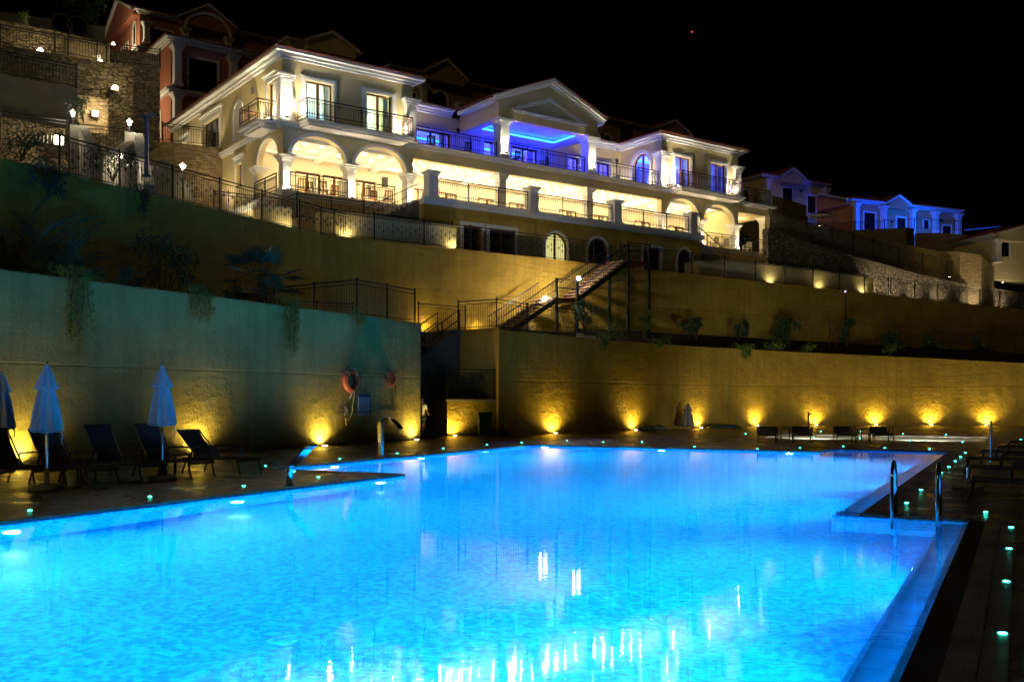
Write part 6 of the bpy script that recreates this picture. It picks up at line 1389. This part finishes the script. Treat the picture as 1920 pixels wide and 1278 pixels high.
hanging('short forked creeper on the green wall with a red flower', wt(372), 1.05, 0.8, 420, 0.10, LEAF_L, LO)
hanging('dense creeper hanging on the green wall below the blue-grey bush', wt(540), 1.75, 0.7, 760, 0.10, LEAF_L, LO)
hanging('smallest creeper on the green wall above the large lifebuoy', wt(664), 0.6, 0.7, 220, 0.09, LEAF_L, LO)
def wu(px): return bed(px, -30.02, ZU)
hanging('blue-lit creeper draped over the upper left wall', wu(85), 1.3, 1.2, 520, 0.14, LEAF_B, LO)
hanging('thin creeper on the upper wall below the camera pole', wu(262), 1.15, 0.45, 260, 0.13, LEAF_D, LO)
# right bed
def rbed(px, f):
    i = rwi(px); (x0,y0,z0),(x1,y1,z1) = RW[i], RW[i+1]
    k = (px-CX)/FOC; d = Vector((x1-x0,y1-y0)); tt = (x0-k*y0)/(k*d.y-d.x); a = Vector((x0+d.x*tt, y0+d.y*tt, z0+(z1-z0)*tt)); c = BF.w(bt(px,NU),NU,5.75); nn = Vector((d.y,-d.x,0)).normalized()
    q = a.lerp(c, f); q.z = a.z-0.12+(5.75-a.z+0.12)*f; return q, a, nn
RB = 'plants of the right bed'
for px, f, h, w, n, ll, m, l in ((1096,0.35,2.2,1.5,560,0.17,LEAF_D,'dark bush at the foot of the steel stair landing'),(1208,0.5,1.9,1.0,300,0.2,LEAF_L,'slender bright sapling beside the tall stair posts'),(1290,0.5,1.5,0.9,220,0.18,LEAF_D,'thin dark shrub left of the round leafy one'),(1305,0.6,1.7,0.9,320,0.2,LEAF_D,'leafy young tree in front of the upper ochre wall'),
    (1385,0.5,1.4,0.8,200,0.18,LEAF_D,'thin shrub left of the hanging bright creeper'),(1400,0.6,1.8,0.8,300,0.2,LEAF_D,'young tree above the hanging bright creeper'),(1480,0.5,2.3,2.2,700,0.24,LEAF_D,'broad dark shrub on the right bed, left of the garden stakes'),(1588,0.5,2.4,1.2,620,0.2,LEAF_D,'upright bush under the thin lamp pole'),
    (1672,0.35,1.6,1.9,560,0.22,LEAF_D,'wide dark bush right of the lamp pole'),(1747,0.4,1.6,1.7,460,0.22,LEAF_D,'rounded dark bush between its two neighbours on the right bed'),(1843,0.4,1.5,1.5,420,0.22,LEAF_D,'farthest dark bush near the right edge of the bed'),(1150,0.2,0.9,1.4,300,0.14,LEAF_L,'low spreading plant right of the stair landing bush'),(1240,0.1,0.5,1.6,260,0.13,LEAF_D,'ground-hugging plant on the curved wall edge'),(1450,0.1,0.5,1.6,240,0.14,LEAF_L,'low plant on the curved wall edge left of the stakes'),(1515,0.1,0.5,1.3,240,0.14,LEAF_L,'low bright plant on the curved wall edge below the stakes'),(1668,0.12,0.9,1.0,280,0.18,LEAF_L,'bright leafy plant at the wall edge before the wide bush')):
    q, a, nn = rbed(px, f); shrub(l, q, h*0.85, w*0.8, n, ll*0.85, m, RB)
for px, d, w, n, l in ((1128,0.75,0.7,260,'small creeper over the curved wall near its left corner'),(1395,0.75,1.1,380,'bright creeper spilling over the middle of the curved wall'),(1230,0.4,0.5,110,'tiny creeper over the curved wall below the ground plant')):
    q, a, nn = rbed(px, 0.0); hanging(l, (a.x, a.y, a.z), d, w, n, 0.15, LEAF_L, tuple(nn))
# stakes and the thin lamp pole
q, a, nn = rbed(1561, 0.45); t = thing('garden_stakes', 'pair of thin rusty stakes joined by rungs in the right bed', 'stakes', WF, tuple(q)); b = MB()
b.tube([(-0.2,0,0),(-0.22,0,2.2)],0.03,6); b.build('stake', WOOD, t); b = MB(); b.tube([(0.3,0.1,0),(0.12,0,2.2)],0.03,6); b.build('stake', WOOD, t); b = MB(); b.tube([(-0.24,0,1.95),(0.16,0,1.9)],0.02,6); b.tube([(-0.22,0,1.1),(0.22,0.03,1.05)],0.02,6); b.build('rung', WOOD, t)
q, a, nn = rbed(1585, 0.5); t = thing('lamp_pole', 'thin pale pole with a tiny violet light above the upright bush', 'pole', WF, tuple(q)); hh = at(1585,548,q.y).z-q.z
b = MB(); b.tube([(0,0,0),(0,0,hh)],0.035,8); b.build('post', CHROME, t); b = MB(); b.lathe([(0.05,0),(0.07,0.08),(0.04,0.12)],0,0,hh,8); b.build('lens', emit('violet_lamp_lens',(0.5,0.35,1.0),2.5), t)
for i, (fx, fy) in enumerate(((0.25,0.35),(0.5,0.4),(0.75,0.5),(0.3,0.65),(0.6,0.7))):
    x = A_[0]+(B_[0]-A_[0])*fx+(D_[0]-A_[0])*fy*0.6; y = A_[1]+(B_[1]-A_[1])*fx+(D_[1]-A_[1])*fy*0.6
    shrub('%s leafy bush in the planter beside the passage' % ('leftmost front','middle front','rightmost front','left rear','right rear')[i], (x,y,1.60), 1.15, 0.9, 220, 0.14, LEAF_D, 'bushes in the passage planter', 0.1)
shrub('dark tree on the skyline above the hut at the top left', at(150,48,66), 2.6, 2.6, 420, 0.3, LEAF_D, 'trees on the left skyline', 0.2, 'tree', 'tree')
shrub('little plant growing on the upper rubble wall at the left', at(38,48,56), 0.7, 0.8, 160, 0.14, LEAF_L, 'plants on the left hillside')
shrub('scrubby plant beside the first lantern pillar', at(157,228,43), 1.0, 1.2, 240, 0.14, LEAF_D, 'plants on the left hillside')
shrub('dark bush on the slope below the lowest left fence', at(40,300,37), 0.8, 1.8, 300, 0.14, LEAF_D, 'plants on the left hillside')
shrub('leafy bush at the foot of the white stair wall', at(212,338,38.5), 1.0, 1.8, 420, 0.14, LEAF_D, 'plants on the left hillside')
